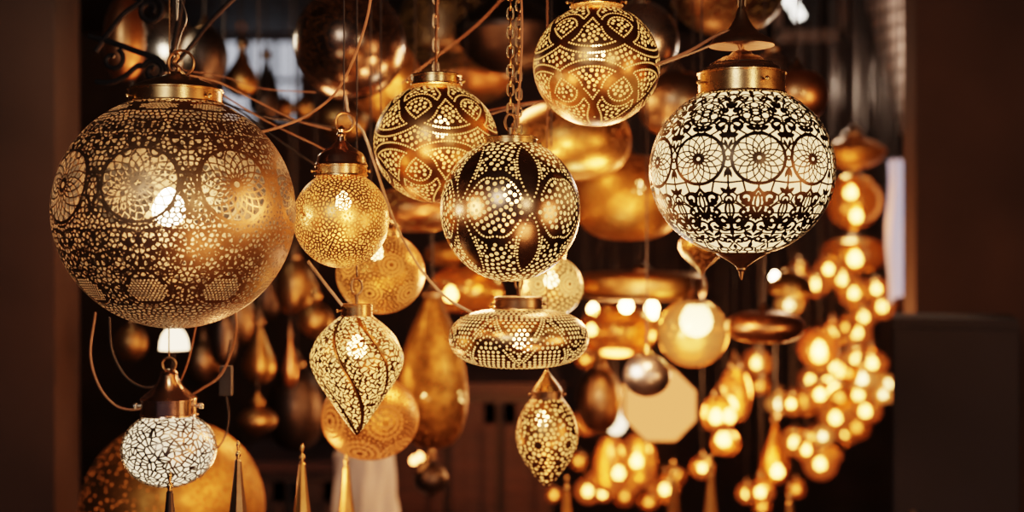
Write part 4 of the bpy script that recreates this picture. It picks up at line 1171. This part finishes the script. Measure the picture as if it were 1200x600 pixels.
cabinet('low dark wooden cabinet with an edge catching gold light, behind the copper gold spire', 280, 398, 540, 3.75, .4, 'darkwood', 2)
def cupboard():
    Y = 2.62; a = P(1049, 0, Y).x; z1 = P(0, 372, Y).z
    root = thing('black_cupboard', 'black upright cupboard at the outer edge, beside the glowing cluster of bulbs', 'cupboard', (a + .12, Y, 0), rot=(0, 0, math.radians(-17)))
    mb = MB(); mb.box(-.12, .12, -.08, .18, 0, z1); mb.build('carcass', M['navy'], root, False)
    mb = MB(); mb.box(-.115, .115, -.1, -.08, .03, z1 - .02); d = mb.build('door', M['navy'], root, False)
    mb = MB(); mb.tube([(-.08, -.106, z1 - .5), (-.08, -.106, z1 - .38)], .006, 8); mb.build('handle', M['silver'], d)
M['navy'] = matte('blue black paint', (.004, .004, .010), .8, .3)
cupboard()

def sack():
    Y = 3.0; k = Y / F; z0 = .72; top = P(428, 520, Y); root = thing('white_sack', 'crumpled white cloth sack standing behind the pale gold spire', 'sack', (top.x, Y, z0))
    H = top.z - z0; mb = MB(); n = 40; prof = []
    v = []; f = []
    lev = 22
    for i in range(lev):
        t = i / (lev - 1)
        for j in range(n):
            a = 2 * PI * j / n
            r = .085 * (1 - .25 * t) * (1 if i < lev - 1 else .5) * (1 + .10 * math.sin(5 * a + 4 * t) + .06 * math.sin(11 * a - 9 * t))
            v.append((r * math.cos(a), r * .8 * math.sin(a), H * t + .01 * math.sin(3 * a) * t))
    for i in range(lev - 1):
        for j in range(n): f.append((i * n + j, i * n + (j + 1) % n, (i + 1) * n + (j + 1) % n, (i + 1) * n + j))
    f.append(tuple(range((lev - 1) * n, lev * n))); f.append(tuple(range(n))[::-1]); mb.add(v, f)
    mb.build('bag', M['whitecloth'], root)
M['whitecloth'] = matte('white cotton', (.62, .60, .62), .9, .2, 8)
sack()
def hanging_cloth():
    Y = 3.45; k = Y / F; v = []; f = []; nx, nz = 30, 14
    a, c = P(1041, 186, Y), P(1066, 356, Y)
    for j in range(nz + 1):
        t = j / nz
        for i in range(nx + 1):
            s_ = i / nx
            v.append((a.x + (c.x - a.x) * s_ + .004 * math.sin(9 * t), Y + .018 * math.sin(s_ * 22 + t * 3), a.z + (c.z - a.z) * t + .02 * math.sin(s_ * 3) * t))
    for j in range(nz):
        for i in range(nx): q = j * (nx + 1) + i; f.append((q, q + 1, q + nx + 2, q + nx + 1))
    root = thing('hanging_cloth', 'pale cloth with painted daylight hanging in folds beside the stacked amber lanterns', 'cloth', ((a.x + c.x) / 2, Y, c.z)); 
    mb = MB(); mb.add([Vector(p) - root.location for p in v], f); mb.build('drape', M['glow_cloth'], root)
    mb = MB(); mb.tube([(-(c.x - a.x) / 2 - .01, 0, a.z - c.z), ((c.x - a.x) / 2 + .01, 0, a.z - c.z)], .005, 8); mb.tube([(0, 0, a.z - c.z), (0, 0, CEIL - c.z)], .003, 6); mb.build('hanging_rod', M['iron'], root)
t = NT('cloth with painted daylight'); df = t.n('ShaderNodeBsdfDiffuse', {'Color': (.6, .6, .66, 1)}); em = t.n('ShaderNodeEmission', {'Color': (.75, .8, 1, 1), 'Strength': .22}); M['glow_cloth'] = t.done(t.n('ShaderNodeAddShader', {0: df.outputs[0], 1: em.outputs[0]}).outputs[0])  # weak cool emission puts the daylight into the cloth itself
hanging_cloth()
# white pole-hung tube at the top right
mb = MB(); mb.tube([P(922, -6, 4.2), P(938, 22, 4.2)], .018, 10); 
tb = tag(mb.build('hanging_tube_lamp', emit('white tube', (1, .93, .82), 5), None), 'short white tube lamp glaring at the top edge, under the ceiling beams', 'lamp')
mb = MB(); q = P(930, 8, 4.2); mb.tube([q + Vector((0, 0, .015)), (q.x, q.y, CEIL)], .004, 6); mb.build('hanging_rod', M['iron'], tb)

# ------------------------------------------------------------------ the room
def struct(name, mb, mat, parent=None, smooth=False):
    o = mb.build(name, mat, parent, smooth)
    if parent is None: o['kind'] = 'structure'
    return o
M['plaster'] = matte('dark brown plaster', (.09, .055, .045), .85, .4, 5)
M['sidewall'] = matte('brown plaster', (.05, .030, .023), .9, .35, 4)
M['ceilingwood'] = wood('dark ceiling boards', (.020, .013, .012), (.05, .032, .028), .7, (30, 2, 2))
M['floortile'] = matte('dark floor', (.06, .04, .03), .6, .4, 6)
M['planks'] = wood('grey roof planks', (.10, .075, .07), (.34, .27, .25), .7, (3, 30, 3))
XL, XR, YB, YF = -2.6, 2.4, 7.2, -1.6
mb = MB(); mb.box(XL, XR, YF, YB, -.1, 0); struct('floor', mb, M['floortile'])
mb = MB(); mb.box(XL, XR, YF, YB, CEIL, CEIL + .1); struct('ceiling', mb, M['ceilingwood'])
wx0, wx1, wz0, wz1 = P(258, 0, YB).x, P(350, 0, YB).x, P(0, 140, YB).z, P(0, 44, YB).z
mb = MB()
mb.box(XL, wx0, YB, YB + .15, 0, CEIL); mb.box(wx1, XR, YB, YB + .15, 0, CEIL); mb.box(wx0, wx1, YB, YB + .15, 0, wz0); mb.box(wx0, wx1, YB, YB + .15, wz1, CEIL)
struct('wall_back', mb, M['plaster'])
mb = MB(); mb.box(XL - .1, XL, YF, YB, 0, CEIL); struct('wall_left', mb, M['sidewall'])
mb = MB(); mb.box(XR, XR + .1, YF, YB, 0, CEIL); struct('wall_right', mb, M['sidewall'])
xp = P(1073, 0, 3.15).x
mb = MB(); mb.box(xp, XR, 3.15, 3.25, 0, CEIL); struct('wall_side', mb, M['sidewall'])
xq = P(64, 0, 2.6).x
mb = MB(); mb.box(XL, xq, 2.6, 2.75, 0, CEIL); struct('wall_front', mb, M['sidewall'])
win = bpy.data.objects.new('window_1', None); C.objects.link(win); win.location = ((wx0 + wx1) / 2, YB + .1, wz0); win['kind'] = 'structure'
ww = (wx1 - wx0) / 2; wh = wz1 - wz0
mb = MB(); mb.box(-ww, ww, -.005, .005, 0, wh); mb.build('pane', emit('daylight through frosted glass', (.80, .82, .92), .62, 'NONE'), win, False)
mb = MB()
for x in (-ww, -ww / 3, ww / 3, ww): mb.box(x - .012, x + .012, -.03, .0, 0, wh)
for z in (0, wh * .5, wh): mb.box(-ww, ww, -.03, 0, z - .012, z + .012)
mb.build('frame', M['iron'], win, False)
# beams and the plank roof, upper right
mb = MB()
q0, q1 = P(905, 44, 4.6), P(990, 36, 4.6)
mb.box(q0.x, q1.x, 4.57, 4.63, q0.z - .02, q0.z + .025); mb.box(q1.x - .03, q1.x + .01, 4.57, 4.63, q0.z - .02, CEIL)
mb.box(q0.x, q0.x + .03, 4.57, 4.63, q0.z, CEIL); struct('ceiling_beam', mb, M['darkwood'])
mb = MB()
A, B_, C_, D_ = P(1006, -30, 4.7), P(1092, -60, 3.3), P(1082, 150, 3.3), P(1056, 160, 4.7)
n = 11
for i in range(n):
    a0, a1 = i / n, (i + .86) / n
    p = [A.lerp(D_, a0), B_.lerp(C_, a0), B_.lerp(C_, a1), A.lerp(D_, a1)]
    o_ = Vector((.015, .005, .01)); mb.add(p + [x + o_ for x in p], [(0, 1, 2, 3), (7, 6, 5, 4), (0, 4, 5, 1), (1, 5, 6, 2), (2, 6, 7, 3), (3, 7, 4, 0)])
struct('roof_planks', mb, M['planks'])

# ------------------------------------------------------------------ lights, world, camera
def area(name, loc, target, size, energy, col):
    d = bpy.data.lights.new(name, 'AREA'); d.energy = energy; d.color = col; d.size = size
    o = bpy.data.objects.new(name, d); C.objects.link(o); o.location = loc
    o.rotation_euler = (Vector(target) - Vector(loc)).to_track_quat('-Z', 'Y').to_euler(); return o
area('street_light', (-.9, -1.0, 2.4), (-.1, 1.6, 1.55), .7, 14, (1, .93, .86))
area('front_fill', (1.0, -.6, 1.9), (.1, 1.7, 1.5), .35, 7, (1, .74, .48))  # added warm fill from the front, no fixture there
light('fill_glow', P(436, 235, 1.36), 1.3, (1, .42, .17), .03)  # unseen fill point in midair, added to warm the big globe
area('low_fill', (.55, .35, .75), (0, 1.6, 1.5), .5, 7, (1, .42, .17))  # added fill from below for orange undersides, no fixture there
area('side_fill', (1.3, .9, 1.5), (0, 1.6, 1.55), .5, 10, (1, .42, .17))  # added unseen fill that turns the right-hand sides orange
light('fill_glow', P(560, 330, 1.9), 3.5, (1, .42, .17), .03)  # this and the following points are unseen fill added among the lanterns
light('fill_glow', P(640, 215, 1.85), 3.0, (1, .42, .17), .03)
light('fill_glow', P(760, 300, 2.1), 5.0, (1, .42, .17), .04)
light('fill_glow', P(330, 240, 2.2), 2.5, (1, .42, .17), .04)
light('fill_glow', P(330, 560, 1.9), 2.0, (1, .42, .17), .04)
light('fill_glow', P(960, 430, 3.2), 14, (1, .42, .17), .08)
light('fill_glow', P(720, 470, 3.0), 9, (1, .42, .17), .08)
light('fill_glow', P(600, 100, 2.2), 3, (1, .42, .17), .05)
light('fill_glow', P(980, 100, 3.9), 14, (1, .70, .50), .08)  # fill added to brighten the roof planks
light('fill_glow', P(172, 38, 2.42), 1.6, (1, .84, .60), .05)
light('fill_glow', P(700, 410, 2.15), 1.2, (1, .80, .60), .05)
light('fill_glow', P(350, 430, 2.35), 2.0, (1, .42, .17), .05)
w = bpy.data.worlds.new('shop_gloom'); bpy.context.scene.world = w; w.use_nodes = True
bg = w.node_tree.nodes['Background']; bg.inputs[0].default_value = (.34, .26, .40, 1); bg.inputs[1].default_value = .13
cam = bpy.data.cameras.new('camera'); co = bpy.data.objects.new('camera', cam); C.objects.link(co)
co.location = (0, 0, CAMZ); co.rotation_euler = (PI / 2, 0, 0)
cam.sensor_width = 36; cam.lens = 45; cam.clip_start = .02
cam.dof.use_dof = True; cam.dof.focus_distance = 1.46; cam.dof.aperture_fstop = 2.5
sc_ = bpy.context.scene; sc_.camera = co
sc_.view_settings.view_transform = 'Filmic'; sc_.view_settings.look = 'Medium High Contrast'; sc_.view_settings.exposure = .22
sc_.cycles.use_denoising = True
sc_.cycles.max_bounces = 8; sc_.cycles.transparent_max_bounces = 16
sc_.cycles.sample_clamp_indirect = 6
